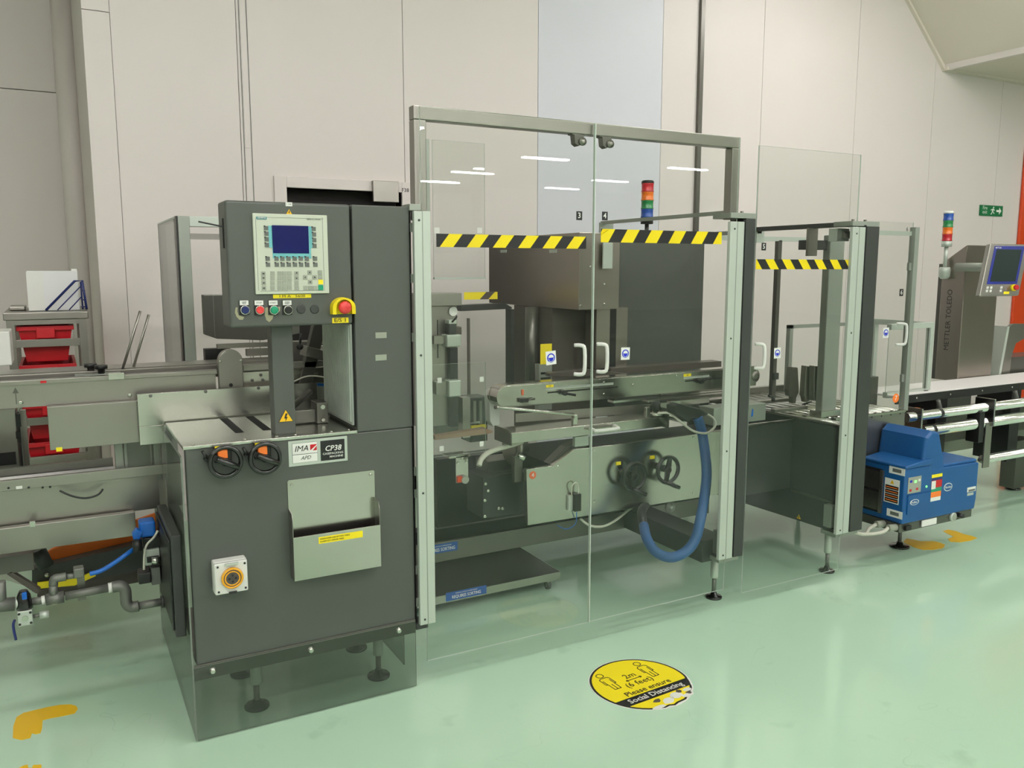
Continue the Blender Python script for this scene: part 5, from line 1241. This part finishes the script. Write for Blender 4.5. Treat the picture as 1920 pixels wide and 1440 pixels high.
q = at(*G(1003, 1010), Y=GYf); MB().lathe((q.x, GYf+.012, zbt-.02), (0,-1,0), [(0, .024), (.014, .024), (.016, .02)], 20).build('gauge_rim', 'alu', gm_, smooth=True)
MB().lathe((q.x, GYf-.004, zbt-.02), (0,-1,0), [(0, .018), (.001, .018)], 20).build('gauge_face', 'key_light', gm_)
q = at(*G(1065, 985), Y=GYf); MB().cyl((q.x, GYf+.01, zbt-.018), (q.x, GYf-.02, zbt-.018), .012, 12).build('regulator_knob', 'black', gm_, smooth=True)
q = at(*G(550, 1115), Y=GYf); MB().box(q.x-.02, q.x+.02, GYf-.004, GYf+.01, zbt-.035, zbt-.012).build('switch', 'black', gm_)
MB().cyl((gx1-.01, GYf+.12, zbt+.09), (gx1+.05, GYf+.10, zbt+.08), .014, 14, r1=.009).build('outlet_nozzle', 'steel_bright', gm_, smooth=True)
for dy in (.03, .10):
    MB().cyl((gx0-.004, GYf+dy, zbt-.02), (gx0-.05, GYf+dy+.01, zbt-.02), .017, 14).build('cable_gland', 'key_light', gm_, smooth=True)
    MB().tube([(gx0-.05, GYf+dy+.01, zbt-.02), (gx0-.10, GYf+dy+.01, zbt-.035), (gx0-.17, GYf+.08, zbt-.045), (gx0-.25, GYf+.09, zbt-.02), (gx0-.33, GYf+.10, zbt+.03)], .009, 10, smooth=5).build('supply_cable', 'cable_white', gm_, smooth=True)
fq = at(1686, 1025, Z=0)
foot(gm_, fq.x, fq.y, zbt-.045, .10, .052, .018, sm='galvanised', name='levelling_foot')
MB().box(gx0+.30, gx0+.40, gyb, 2.894, zbt+.05, zbt+.12).build('mounting_bracket', 'steel_dark', gm_)
# ============================================================ LEFT SIDE
def Z5(a, b): return (a/6.4, 840+b/6.4)
LY = 3.2
lc = thing('infeed_conveyor', 'long stainless infeed conveyor side with thumb knobs, entering from the left edge', 'conveyor', (-.1, 3.3, .95))
q0 = at(0, 715, Y=LY); q1 = at(409, 675, Y=LY); zt_ = q0.z; zm = at(0, 724, Y=LY).z; zb_ = at(0, 767, Y=LY).z; xe = at(404, 700, Y=LY).x
MB().box(-1.6, xe, LY, LY+.02, zb_, zm).build('side_plate', 'steel_dull', lc)
MB().box(-1.6, xe+.005, LY-.012, LY+.02, zm, zt_).build('top_rail', 'steel_dull', lc, bevel=.002)
MB().box(-1.6, 1.0, LY+.021, LY+.16, zt_-.03, zt_-.02).build('bed', 'steel_dark', lc)
z2 = at(0, 705, Y=LY+.10).z; z3_ = at(100, 689, Y=LY+.27).z
MB().box(-1.6, xe+.25, LY+.10, LY+.115, z2-.025, z2).build('far_guide', 'steel_dull', lc, bevel=.002)
MB().box(-1.6, xe+.3, LY+.13, LY+.27, z3_-.012, z3_).build('far_shelf', 'steel_dull', lc)
for px, py, Y in ((170, 703, LY+.12), (190, 711, LY+.05)):
    q = at(px+1, py, Y=Y); k_ = MB().lathe((q.x, Y, zt_-.01), (0,0,1), [(0, .006), (.015, .011), (.028, .012), (.029, .021), (.04, .021), (.042, .019)], 16).build('thumb_knob', 'black', lc, smooth=True)
q = rc(203, 700, 712, 233, LY-.014); MB().box(q[0], q[1], LY-.02, LY-.012, q[2], q[3]).build('clip_plate', 'steel_bright', lc, bevel=.001)
MB().box(at(140, 700, Y=LY+.05).x, at(226, 700, Y=LY+.05).x, LY+.04, LY+.08, zt_-.004, zt_+.002).build('guide_blade', 'alu_dull', lc)
mb = MB()
for px, py in ((39, 755), (243, 741)): q = at(px, py, Y=LY); screw(mb, q.x, LY, q.z, .007)
mb.build('screw', 'steel_bright', lc, smooth=True)
q = at(82, 716, Y=LY-.012); MB().box(q.x-.01, q.x+.008, LY-.0125, LY-.012, q.z-.004, q.z+.004).build('red_mark', 'red', lc)
q = at(29, 733, Y=LY); MB().prism([(q.x-.009, q.z-.008), (q.x+.009, q.z-.008), (q.x, q.z+.012)], 1, LY-.0006, LY).prism([(q.x-.0015, q.z-.045), (q.x+.0015, q.z-.045), (q.x+.0015, q.z-.008), (q.x-.0015, q.z-.008)], 1, LY-.0006, LY).build('arrow_mark', 'steel_dark', lc)
# rods
for i, (p0, p1) in enumerate((((228, 698), (263, 583)), ((247, 700), (279, 590)))):
    o = MB().cyl(at(*p0, Y=LY+.12+i*.04), at(*p1, Y=LY+.12+i*.04), .0045, 8).build('guide_rod', 'steel_dull', smooth=True)
    tag(o, ('thin leaning steel rod above infeed conveyor, left of two', 'thin leaning steel rod above infeed conveyor, right of two')[i], 'rod', 'leaning rods on the infeed conveyor')
# light guard plate behind the table
gp = thing('splash_plate', 'bright stainless plate behind the cabinet table with three screws along its top', 'plate', (.5, 3.135, .85))
q = rc(260, 740, 835, 512, 3.135); zp1 = at(262, 739, Y=3.135).z; zp0 = at(262, 835, Y=3.135).z
MB().box(q[0], .86, 3.135, 3.139, .952, zp1).box(q[0], q[0]+.085, 3.135, 3.139, zp0, .952).build('plate', 'steel_bright', gp, bevel=.001)
mb = MB()
for px, py in ((282, 742), (385.5, 734), (484.5, 727.5)): s = at(px, py, Y=3.135); screw(mb, s.x, 3.135, s.z, .006)
mb.build('screw', 'galvanised', gp, smooth=True)
# cover box
q = rc(91, 763, 845, 262, 3.16)
cv = MB().box(q[0], q[1]+.04, 3.16, 3.19, q[2], q[3]); cvo = cv.build('motor_cover', 'steel_dull', bevel=.002)
cvt = thing('conveyor_cover', 'grey green stainless cover below infeed conveyor with tiny yellow sticker', 'cover', (q[0]+.1, 3.16, q[2]))
bpy.data.objects.remove(cvo); cv.build('cover_plate', 'steel_dull', cvt, bevel=.002)
s = at(111, 842, Y=3.16); MB().box(s.x-.009, s.x+.009, 3.1592, 3.16, s.z-.008, s.z+.006).build('yellow_sticker', 'yellow', cvt)
# round topped motor cover
mc = thing('round_top_guard', 'round topped grey steel guard standing on conveyor behind the cabinet table', 'guard', (.66, 3.2, 1.0))
q = rc(411, 700, 727, 456, 3.17); xm = (q[0]+q[1])/2; rr_ = (q[1]-q[0])/2; ztp = at(432, 655, Y=3.17).z
MB().prism([(q[0], q[2]-.02), (q[1], q[2]-.02)]+[(xm+rr_*math.cos(k*PI/14), ztp-rr_+rr_*math.sin(k*PI/14)) for k in range(15)], 1, 3.165, 3.2).build('guard_shell', 'steel_dull', mc, bevel=.002)
mb = MB()
for s in (-1, 1): screw(mb, xm+s*rr_*.86, 3.165, ztp-rr_*1.0, .005)
mb.build('screw', 'steel_bright', mc, smooth=True)
s = at(433, 722, Y=3.165); MB().lathe((s.x, 3.165, s.z), (0,-1,0), [(0, .007), (.001, .007)], 12).build('hole', 'black', mc)
# conveyor continuation behind column with bolts
cc = thing('transfer_rail', 'stainless rail with bolts behind the cabinet column', 'rail', (.8, 3.2, 1.0))
q = rc(456, 698, 727, 560, 3.21); MB().box(q[0], q[1]+.3, 3.21, 3.23, q[2], q[3]).build('rail_plate', 'steel', cc, bevel=.001)
q2 = rc(456, 685, 695, 560, 3.205); MB().box(q2[0], q2[1]+.3, 3.2, 3.25, q2[2], q2[3]).build('rail_top', 'steel_dull', cc)
mb = MB()
for px, py in ((473, 713), (493, 712), (489, 703)): s = at(px, py, Y=3.21); screw(mb, s.x, 3.21, s.z, .006, h=.005)
mb.build('bolt', 'galvanised', cc, smooth=True)
q = rc(456, 644, 652, 520, 3.5); MB().box(q[0]-.1, q[1]+.5, 3.5, 3.53, q[2], q[3]).build('upper_rail', 'steel_dull', cc)
q = rc(463, 655, 668, 520, 3.45); MB().box(q[0], q[1]+.4, 3.45, 3.48, q[2], q[3]).build('upper_rail', 'steel_dull', cc)
q = rc(385, 655, 680, 432, 3.55); MB().box(q[0], q[1], 3.55, 3.6, q[2], q[3]).build('black_shelf', 'black', cc)
# leaning arm behind the column
la = thing('leaning_arm', 'slanted grey steel arm with clamp collar seen through the cabinet opening', 'arm', (.95, 3.2, 1.0))
a_ = at(566, 750, Y=3.2); b_ = at(600, 612, Y=3.2); dd = (b_-a_).normalized(); sd_ = Vector((dd.z, 0, -dd.x))
wv = .022
def slab(c0, c1, w, y0, y1):
    return MB().prism([((c0-sd_*w).x, (c0-sd_*w).z), ((c0+sd_*w).x, (c0+sd_*w).z), ((c1+sd_*w).x, (c1+sd_*w).z), ((c1-sd_*w).x, (c1-sd_*w).z)], 1, y0, y1)
slab(a_-dd*.02, b_+dd*.12, .024, 3.2, 3.24).build('arm_bar', 'steel_dark', la, bevel=.002)
m0 = at(592, 663, Y=3.18); slab(m0-dd*.02, m0+dd*.02, .042, 3.17, 3.25).build('clamp_collar', 'steel_dull', la, bevel=.003)
mb = MB()
for px in (561, 571): s = at(px, 747, Y=3.2); screw(mb, s.x, 3.2, s.z, .006)
mb.build('screw', 'steel_bright', la, smooth=True)
s = at(562, 650, Y=3.16); MB().tube([(s.x, 3.16, s.z), (s.x+.005, 3.16, s.z+.05)], .005, 8).ball((s.x, 3.16, s.z), .013).build('ball_lever', 'black', la, smooth=True)
MB().tube([at(546, 718, Y=3.16), at(570, 707, Y=3.15), at(590, 705, Y=3.15), at(612, 708, Y=3.15)], .003, 6, smooth=4).build('sensor_cable', 'cable_white', la, smooth=True)
MB().tube([at(548, 716, Y=3.3), at(585, 720, Y=3.3), at(612, 722, Y=3.3)], .006, 8, smooth=3).build('blue_air_line', 'blue_bright', la, smooth=True)
q = rc(548, 618, 745, 612, 3.4); MB().box(q[0], q[1]+.1, 3.4, 3.42, q[2]-.02, at(548, 700, Y=3.4).z).build('mechanism_plate', 'steel_dark', la)
q = rc(546, 640, 700, 580, 3.36); MB().box(q[0], q[1]+.05, 3.36, 3.4, q[2], q[3]).build('mechanism_block', 'steel_dull', la, bevel=.003)
# clear framed enclosure at left
FYl = 4.0
en = thing('framed_enclosure', 'tall clear enclosure with pale aluminium frame left behind the control box', 'enclosure', (.6, 4.3, 1.0))
xA = at(352, 540, Y=FYl).x; zA = at(345, 405, Y=FYl).z
q = rc(340, 405, 680, 362, FYl)
MB().box(q[0], q[1]+.0, FYl, FYl+.05, 0, zA).build('corner_post', 'alu_dull', en, bevel=.003)
MB().box(q[0]-.006, q[0]-.001, FYl, FYl+.05, q[2]-.1, zA).build('door_seal', 'black', en)
yF = at(300, 500, X=q[0]-.004).y
MB().box(q[0]-.004, q[0]+.03, yF-.03, yF, 0, zA).build('corner_post', 'alu_dull', en)
MB().box(q[0]-.006, q[0]+.03, FYl+.05, yF-.03, zA-.008, zA).build('top_edge', 'alu', en)
pane(q[0]-.004, q[0], FYl+.05, yF-.03, q[2]-.1, zA-.008, en, 'plexi_smoke')
z0 = at(365, 418, Y=FYl).z; z1 = at(365, 438, Y=FYl).z
MB().box(q[1], q[1]+.9, FYl, FYl+.04, zA-.045, zA).build('header_rail', 'alu', en, bevel=.002)
MB().box(q[1], q[1]+.9, FYl+.01, FYl+.03, zA-.10, zA-.075).build('header_rail', 'steel_dull', en)
# hopper behind
hp = thing('hopper', 'dark stainless hopper box hanging behind the cabinet, below the control box', 'hopper', (.8, 3.9, 1.1))
q = rc(383, 553, 632, 460, 3.9)
MB().prism([(q[0], q[3]), (q[0]+.42, q[3]), (q[0]+.42, q[2]+.0), (q[0]+.25, q[2]-.025), (q[0]+.05, q[2]-.01), (q[0]+.0, q[2]+.01)], 1, 3.9, 3.96).build('hopper_shell', 'steel_dark', hp, bevel=.003)
MB().box(q[0]+.34, q[0]+.38, 3.965, 4.0, 0, q[3]-.02).build('support_post', 'steel_dark', hp)
MB().box(q[0]+.04, q[0]+.042, 3.898, 3.9, q[2], q[3]).build('fold_line', 'steel_dull', hp)
# lower framed window
lw = thing('low_guard_window', 'low clear window with aluminium frame left of the cabinet side', 'guard', (.2, 3.25, .75))
q = rc(217, 838, 912, 345, 3.24)
xq0 = at(217, 875, Y=3.24).x; xq1 = .30
zt1 = at(218, 815, Y=3.24).z; zb1 = at(218, 912, Y=3.24).z
MB().box(xq0, xq0+.028, 3.24, 3.27, zb1, zt1+.02).build('post', 'alu_dull', lw, bevel=.002)
MB().box(xq0+.03, xq1, 3.24, 3.27, zb1+.005, zb1+.035).box(xq0+.03, xq0+.04, 3.24, 3.27, zb1+.035, zt1).box(xq1-.02, xq1, 3.24, 3.27, zb1+.035, zt1).build('window_frame', 'alu_dull', lw, bevel=.001)
pane(xq0+.04, xq1-.02, 3.25, 3.254, zb1+.035, zt1, lw, 'plexi_smoke')
MB().box(xq0+.04, xq1, 3.6, 3.61, zb1-.02, zt1+.05).build('rear_panel', 'belt_white', lw)
# lower conveyor: trough, belt, panels
lo = thing('lower_conveyor', 'lower stainless conveyor and trough panels at the left edge', 'conveyor', (-.2, 3.4, .3))
def LB(pyt, pyb, pxr, Y, d, m_, nm, xleft=-1.6, **k):
    a_ = at(0, pyt, Y=Y).z; b__ = at(0, pyb, Y=Y).z; xr_ = at(pxr, (pyt+pyb)/2-8, Y=Y).x
    return MB().box(xleft, xr_, Y, Y+d, b__, a_).build(nm, m_, lo, **k)
LB(880, 903, 213, 3.27, .02, 'steel_dark', 'trough_back')
zb2 = at(0, 902, Y=3.22).z
MB().box(-1.6, at(216, 900, Y=3.22).x, 3.22, 3.26, zb2-.006, zb2+.003).build('belt', 'belt_white', lo)
LB(903, 922, 340, 3.2, .02, 'steel_dull', 'side_rail', bevel=.001)
LB(922, 990, 300, 3.235, .01, 'steel_dull', 'upper_panel')
LB(992, 1040, 256, 3.19, .03, 'steel_dull', 'lower_panel', bevel=.002)
q = rc(56, 978, 988, 66, 3.185); MB().box(q[0], q[1], 3.18, 3.19, q[2], q[3]).build('clip', 'steel_bright', lo)
mb = MB()
for px, py in ((16, 915), (54, 914), (80, 914), (94, 913)): s = at(px, py, Y=3.2); mb.lathe((s.x, 3.2, s.z), (0,-1,0), [(0, .004), (.001, .004)], 10)
mb.build('hole', 'black', lo)['kind'] = 'stuff'
s = at(36, 914, Y=3.2); MB().box(s.x-.009, s.x+.009, 3.199, 3.2, s.z-.005, s.z+.005).build('white_tag', 'white', lo)
MB().tube([at(112, 920, Y=3.19), at(135, 930, Y=3.18), at(160, 934, Y=3.18), at(183, 928, Y=3.18), at(193, 917, Y=3.19)], .0035, 8, smooth=5).build('black_cable', 'black', lo, smooth=True)
LB(1046, 1078, 63, 3.3, .05, 'steel_dark', 'end_box')
# orange guard behind
og = MB().fpoly([(60, 1054), (97, 1030), (300, 960), (300, 1010), (98, 1051)], 3.75, .02); tag(og.build('orange_guard', 'orange', bevel=.001), 'orange sheet guard behind the lower conveyor', 'guard')
db = thing('lower_frame_beam', 'dark slanted frame beams under the lower conveyor at left', 'frame', (0, 3.6, .2))
MB().fpoly([(60, 1068), (300, 1010), (300, 1062), (60, 1110)], 3.65, .06).build('beam', 'dark_paint', db, bevel=.002)
MB().fpoly([(70, 1110), (300, 1060), (300, 1085), (70, 1125)], 3.75, .05).build('lower_beam', 'brown_paint', db)
MB().cyl(at(70, 1030, Y=3.5), at(86, 1062, Y=3.5), .028, 16).build('tube_leg', 'dark_paint', db, smooth=True)
s = at(88, 1078, Y=3.64); MB().ball((s.x, 3.64, s.z), .01).build('bolt', 'steel_bright', db, smooth=True)
MB().fpoly([(70, 1093), (95, 1090), (150, 1083), (172, 1073), (180, 1080), (140, 1098), (70, 1104)], 3.62, .01).build('yellow_plate', 'yellow', db)
MB().fpoly([(13, 1077), (21, 1072), (76, 1106), (73, 1114), (66, 1112)], 3.3, .03).build('slanted_bracket', 'brown_paint', db)
MB().fpoly([(0, 1068), (30, 1078), (50, 1100), (20, 1090), (0, 1085)], 3.34, .02).build('web_plate', 'steel_dull', db)
# pipework
PYp = 3.0
pw = thing('air_pipework', 'dark galvanised air pipe with elbows running into the cabinet side', 'pipework', (0, PYp, .3))
PP = lambda px, py, Y=PYp: at(px, py, Y=Y)
def seg(a_, b__, r_, m_='galvanised', nm='pipe'): return MB().cyl(a_, b__, r_, 16).build(nm, m_, pw, smooth=True)
R1 = .0135
seg(PP(122, 1118), PP(205, 1102), R1)
seg(PP(86, 1125), PP(120, 1119), .019, nm='tee_fitting')
seg(PP(100, 1120), PP(100, 1095), .013, nm='riser')
MB().tube([PP(100, 1097), PP(102, 1086), PP(112, 1083), PP(124, 1081)], .014, 12, smooth=4).build('elbow', 'galvanised', pw, smooth=True)
seg(PP(122, 1082), PP(150, 1078), .009)
MB().box(PP(137, 1066).x, PP(157, 1066).x, PYp-.02, PYp+.02, PP(140, 1082).z, PP(140, 1064).z).build('small_valve', 'galvanised', pw, bevel=.004)
MB().box(PP(145, 1100).x, PP(160, 1100).x, PYp+.02, PYp+.028, PP(150, 1130).z, PP(150, 1070).z).build('hanger_plate', 'steel_dark', pw)
seg(PP(203, 1102.5), PP(211, 1101), R1+.003, 'white_plastic', 'thread_tape')
MB().tube([PP(210, 1101), PP(226, 1099), PP(234, 1105), PP(236, 1118), PP(237, 1130), PP(245, 1138), PP(260, 1136)], .0185, 14, smooth=5).build('elbow', 'galvanised', pw, smooth=True)
seg(PP(258, 1136.5), PP(260, 1136), R1+.004, 'white_plastic', 'thread_tape')
seg(PP(260, 1136), PP(312, 1127), R1)
MB().lathe(PP(308, 1127.5), (-1,0,0), [(0, .021), (.01, .021)], 16).build('flange', 'dark_paint', pw, smooth=True)
seg(PP(60, 1128), PP(86, 1124.5), .012); seg(PP(78, 1126), PP(85, 1124.5), .0145, 'white_plastic', 'thread_tape')
seg(PP(-60, 1140), PP(28, 1132), .022, nm='pipe'); seg(PP(28, 1132), PP(38, 1130), .018, 'alu', 'thread_tape')
seg(PP(0, 1090), PP(2, 1140), .016)
# shut-off valve
vv = thing('shut_off_valve', 'pressed metal valve block with black knob and blue tipped lever on the air pipe', 'valve', (PP(48, 1150).x, PYp, .25))
q = rc(33, 1148, 1176, 61, PYp-.03); MB().box(q[0], q[1], PYp-.03, PYp+.02, q[2], q[3]).build('valve_block', 'alu', vv, bevel=.003)
mb = MB()
for a_ in (.12, .88):
    for b__ in (.15, .85): screw(mb, q[0]+(q[1]-q[0])*a_, PYp-.03, q[2]+(q[3]-q[2])*b__, .004)
mb.build('screw', 'black', vv, smooth=True)
MB().lathe(((q[0]+q[1])/2, PYp-.03, (q[2]+q[3])/2), (0,-1,0), [(0, .009), (.004, .009)], 14).build('port_plug', 'steel_bright', vv, smooth=True)
zk = q[3]
MB().lathe(((q[0]+q[1])/2, PYp-.004, zk), (0,0,1), [(0, .024), (.01, .024), (.045, .019), (.06, .012)], 18).build('knob', 'black_rubber', vv, smooth=True)
MB().box((q[0]+q[1])/2-.004, (q[0]+q[1])/2+.01, PYp-.026, PYp-.0, zk+.035, zk+.058).build('blue_marker', 'blue_bright', vv, bevel=.003)
seg(PP(62, 1156), PP(75, 1153), .006, 'galvanised', 'nipple'); seg(PP(74, 1153.5), PP(92, 1151), .012, 'alu', 'coupling')
MB().tube([PP(28, 1162), PP(25, 1170), PP(26, 1182), PP(30, 1200)], .004, 8, smooth=3).build('blue_lever', 'wire_blue', vv, smooth=True)
# blue air hose and pneumatic cluster
ah = MB().tube([PP(168, 1076), PP(190, 1070), PP(215, 1055), PP(235, 1041), PP(250, 1030, 3.02)], .0075, 10, smooth=5); tag(ah.build('blue_air_hose', 'blue_bright', smooth=True), 'blue air hose rising from the pipework to the pneumatic valve', 'hose')
pn = thing('pneumatic_valve_unit', 'pneumatic valve cluster with blue coil and black fittings beside the cabinet', 'valve', (.22, 3.05, .35))
q = rc(262, 980, 1010, 292, 3.02); MB().box(q[0], q[1], 3.02, 3.08, q[2], q[3]).build('blue_coil', 'blue_bright', pn, bevel=.008, bseg=3)
MB().fpoly([(248, 1002), (256, 992), (268, 998), (262, 1013), (250, 1012)], 3.01, .03).build('blue_connector', 'blue_bright', pn, bevel=.003)
MB().cyl(at(249, 1024, Y=3.0), at(266, 1022, Y=3.0), .022, 16).build('black_fitting', 'black', pn, smooth=True)
q = rc(268, 1010, 1030, 305, 3.03); MB().box(q[0], q[1], 3.03, 3.09, q[2], q[3]).build('valve_body', 'black', pn, bevel=.003)
q = rc(272, 1032, 1062, 300, 3.02); MB().box(q[0], q[1], 3.02, 3.08, q[2], q[3]).build('manifold', 'alu', pn, bevel=.003)
q = rc(276, 1046, 1056, 298, 3.01); MB().box(q[0], q[1], 3.01, 3.02, q[2], q[3]).build('manifold_slot', 'black', pn)
q = rc(284, 1066, 1098, 301, 3.01); MB().box(q[0], q[1], 3.01, 3.07, q[2], q[3]).build('solenoid', 'key_dark', pn, bevel=.002)
q = rc(260, 1076, 1097, 284, 3.0); MB().box(q[0], q[1], 3.0, 3.06, q[2], q[3]).build('black_coil', 'black', pn, bevel=.004)
MB().tube([at(296, 995, Y=3.0), at(288, 1008, Y=3.0), at(275, 1022, Y=3.0), at(271, 1040, Y=3.0), at(270, 1068, Y=3.0)], .004, 8, smooth=5).build('grey_cable', 'cable_white', pn, smooth=True)
MB().cyl(at(284, 1052, Y=3.0), at(300, 1050, Y=3.0), .012, 12).build('silencer', 'steel_bright', pn, smooth=True)
# grey machine part far left
lg = thing('grey_side_unit', 'grey unit with dark window at far left below the infeed conveyor', 'machine unit', (-.2, 3.6, .75))
q = rc(-40, 770, 878, 34, 3.6); MB().box(q[0]-.4, q[1], 3.6, 3.7, q[2]-.05, q[3]).build('housing', 'steel_dull', lg, bevel=.004)
q = rc(-30, 852, 876, 33, 3.598); MB().box(q[0], q[1]-.005, 3.595, 3.6, q[2], q[3]).build('window', 'black', lg)
q = rc(36, 772, 878, 40, 3.62); MB().box(q[0], q[1], 3.61, 3.64, q[2], q[3]).build('black_rod', 'black', lg)
for y0_, y1_ in ((776, 800), (810, 822)):
    q = rc(30, y0_, y1_, 39, 3.59); MB().box(q[0], q[1], 3.58, 3.6, q[2], q[3]).build('latch', 'black', lg)
q = rc(41, 770, 878, 52, 3.66); MB().box(q[0], q[1], 3.66, 3.7, q[2], q[3]).build('post', 'steel_dull', lg)
q = rc(-40, 612, 688, 38, 3.7)
tag(MB().box(q[0]-.3, at(20, 650, Y=3.7).x, 3.7, 3.9, q[2], at(5, 622, Y=3.7).z).build('white_side_box', 'white_plastic', bevel=.004), 'pale box at the left edge behind the infeed conveyor', 'box')
# ---------------- rack with red crates
RYk = 4.7
rk = thing('crate_rack', 'steel trolley rack holding red crates against the left wall', 'rack', (0, RYk, 0))
xr0 = at(14, 640, Y=RYk).x; xr1 = at(165, 640, Y=RYk).x; w_ = .035
zz = lambda py: at(90, py, Y=RYk).z
MB().box(xr0, xr0+w_, RYk, RYk+w_, .05, zz(590)).build('upright', 'steel_dull', rk); MB().box(xr1-w_, xr1, RYk, RYk+w_, .05, zz(590)).build('upright', 'steel_dull', rk)
MB().box(xr0, xr0+w_, RYk+.55, RYk+.55+w_, .05, zz(600)).build('upright', 'steel_dull', rk); MB().box(xr1-w_, xr1, RYk+.55, RYk+.55+w_, .05, zz(600)).build('upright', 'steel_dull', rk)
MB().box(xr0-.01, xr1+.01, RYk-.01, RYk+.6, zz(599), zz(585)).build('top_tray', 'steel_dull', rk, bevel=.004)
MB().box(xr0, xr1, RYk-.002, RYk+.02, zz(608), zz(599.5)).build('top_rail', 'steel_dull', rk)
levels = [643, 716, 789, 862, 935]
for py in levels:
    MB().box(xr0+w_, xr1-w_, RYk, RYk+.02, zz(py+7), zz(py-7)).build('shelf_rail', 'steel_dull', rk, bevel=.001)
q = at(2, 652, Y=RYk); MB().cyl((xr0-.04, RYk+.01, q.z), (xr0, RYk+.01, q.z), .018, 14).build('side_bolt', 'steel', rk, smooth=True)
def crate(x0, x1, y0, y1, z0, z1, label):
    t_ = thing('red_crate', label, 'crate', ((x0+x1)/2, y0, z0), 'red crates in the rack')
    k = .03
    mb = MB()
    b0 = [(x0+k, y0+k, z0), (x1-k, y0+k, z0), (x1-k, y1-k, z0), (x0+k, y1-k, z0)]; t0 = [(x0, y0, z1), (x1, y0, z1), (x1, y1, z1), (x0, y1, z1)]
    i_ = .008
    ti = [(x0+i_, y0+i_, z1), (x1-i_, y0+i_, z1), (x1-i_, y1-i_, z1), (x0+i_, y1-i_, z1)]; bi = [(x0+k+i_, y0+k+i_, z0+i_), (x1-k-i_, y0+k+i_, z0+i_), (x1-k-i_, y1-k-i_, z0+i_), (x0+k+i_, y1-k-i_, z0+i_)]
    mb.add(b0+t0+ti+bi, [(3,2,1,0),(0,1,5,4),(1,2,6,5),(2,3,7,6),(3,0,4,7),(4,5,9,8),(5,6,10,9),(6,7,11,10),(7,4,8,11),(8,9,13,12),(9,10,14,13),(10,11,15,14),(11,8,12,15),(12,13,14,15)])
    mb.build('crate_shell', 'crate_red', t_)
    MB().box(x0-.006, x1+.006, y0-.012, y0, z1-.022, z1).box(x0-.006, x0, y0, y1, z1-.022, z1).box(x1, x1+.006, y0, y1, z1-.022, z1).build('rim', 'crate_red', t_, bevel=.002)
    xm_ = (x0+x1)/2; w2 = (x1-x0)*.17
    MB().box(xm_-w2, xm_+w2, y0-.016, y0-.004, z1-.06, z1-.01).build('handle', 'red', t_, bevel=.003)
xc0 = xr0+.044; xc1 = at(138, 640, Y=RYk).x
names = ['red crate on top shelf of the rack under the white box', 'red crate second from top in the rack', 'red crate third from top in the rack, behind the infeed conveyor', 'red crate fourth from top in the rack, below the grey cover', 'red crate at the bottom of the rack, lowest one visible']
zs = [636, 690, 742, 800, 862, 925]
for i, py in enumerate(levels[:5]):
    z1 = zz(py-33); z0 = zz(py+36)
    crate(xc0, xc1, RYk+.03, RYk+.50, z0+.0, z1-.004, names[i])
# white box on rack and blue wire frame
bx = thing('white_carton', 'large white carton standing on the rack at upper left', 'carton', (0, RYk+.2, zz(585)))
xb0 = at(52, 550, Y=RYk+.1).x; xb1 = at(148, 550, Y=RYk+.1).x; zb_t = at(100, 508, Y=RYk+.1).z
MB().box(xb0, xb1, RYk+.1, RYk+.42, zz(585)+.002, zb_t).build('carton_body', 'box_side', bx, bevel=.003)
MB().box(xb0-.001, xb0+.07, RYk+.098, RYk+.1, zz(585)+.004, zb_t-.004).build('carton_flap', 'white', bx)
MB().box(xb0+.2, xb1+.0, RYk+.2, RYk+.42, zb_t, zb_t+.01).build('lid_flap', 'white', bx)
wf = thing('blue_wire_frame', 'blue triangular wire frame leaning on the white carton', 'wire frame', (.05, RYk+.04, zz(585)))
zf = zz(585)+.003
W5 = lambda px, py, Y=RYk+.05: at(px, py, Y=Y)
b0 = W5(86, 585); b0.z = zf+.003; t0 = W5(140, 527); t1 = W5(154, 526); e0 = W5(163, 585); e0.z = zf+.003
MB().tube([b0, t0, t1, e0], .006, 8).build('outer_wire', 'wire_blue', wf, smooth=True)
for (a__, c__) in (((108, 585), (151, 537)), ((130, 585), (154, 555))):
    s_ = W5(*a__); s_.z = zf+.003; MB().tube([s_, W5(*c__)], .003, 6).build('inner_wire', 'wire_blue', wf, smooth=True)
MB().tube([W5(151, 528, RYk+.08), Vector((W5(156, 585).x, RYk+.08, zf+.003))], .004, 6).build('inner_wire', 'wire_blue', wf, smooth=True)
for py in (545, 562, 575): MB().tube([W5(152, py, RYk+.08), W5(159, py, RYk+.05)], .003, 6).build('inner_wire', 'wire_blue', wf, smooth=True)
bx2 = tag(MB().box(at(19, 590, Y=RYk+.3).x, at(50, 590, Y=RYk+.3).x, RYk+.2, RYk+.4, zz(585)+.002, at(30, 573, Y=RYk+.3).z).build('steel_tray', 'steel_dull', bevel=.006), 'small grey steel tray on the rack left of the white carton', 'tray')
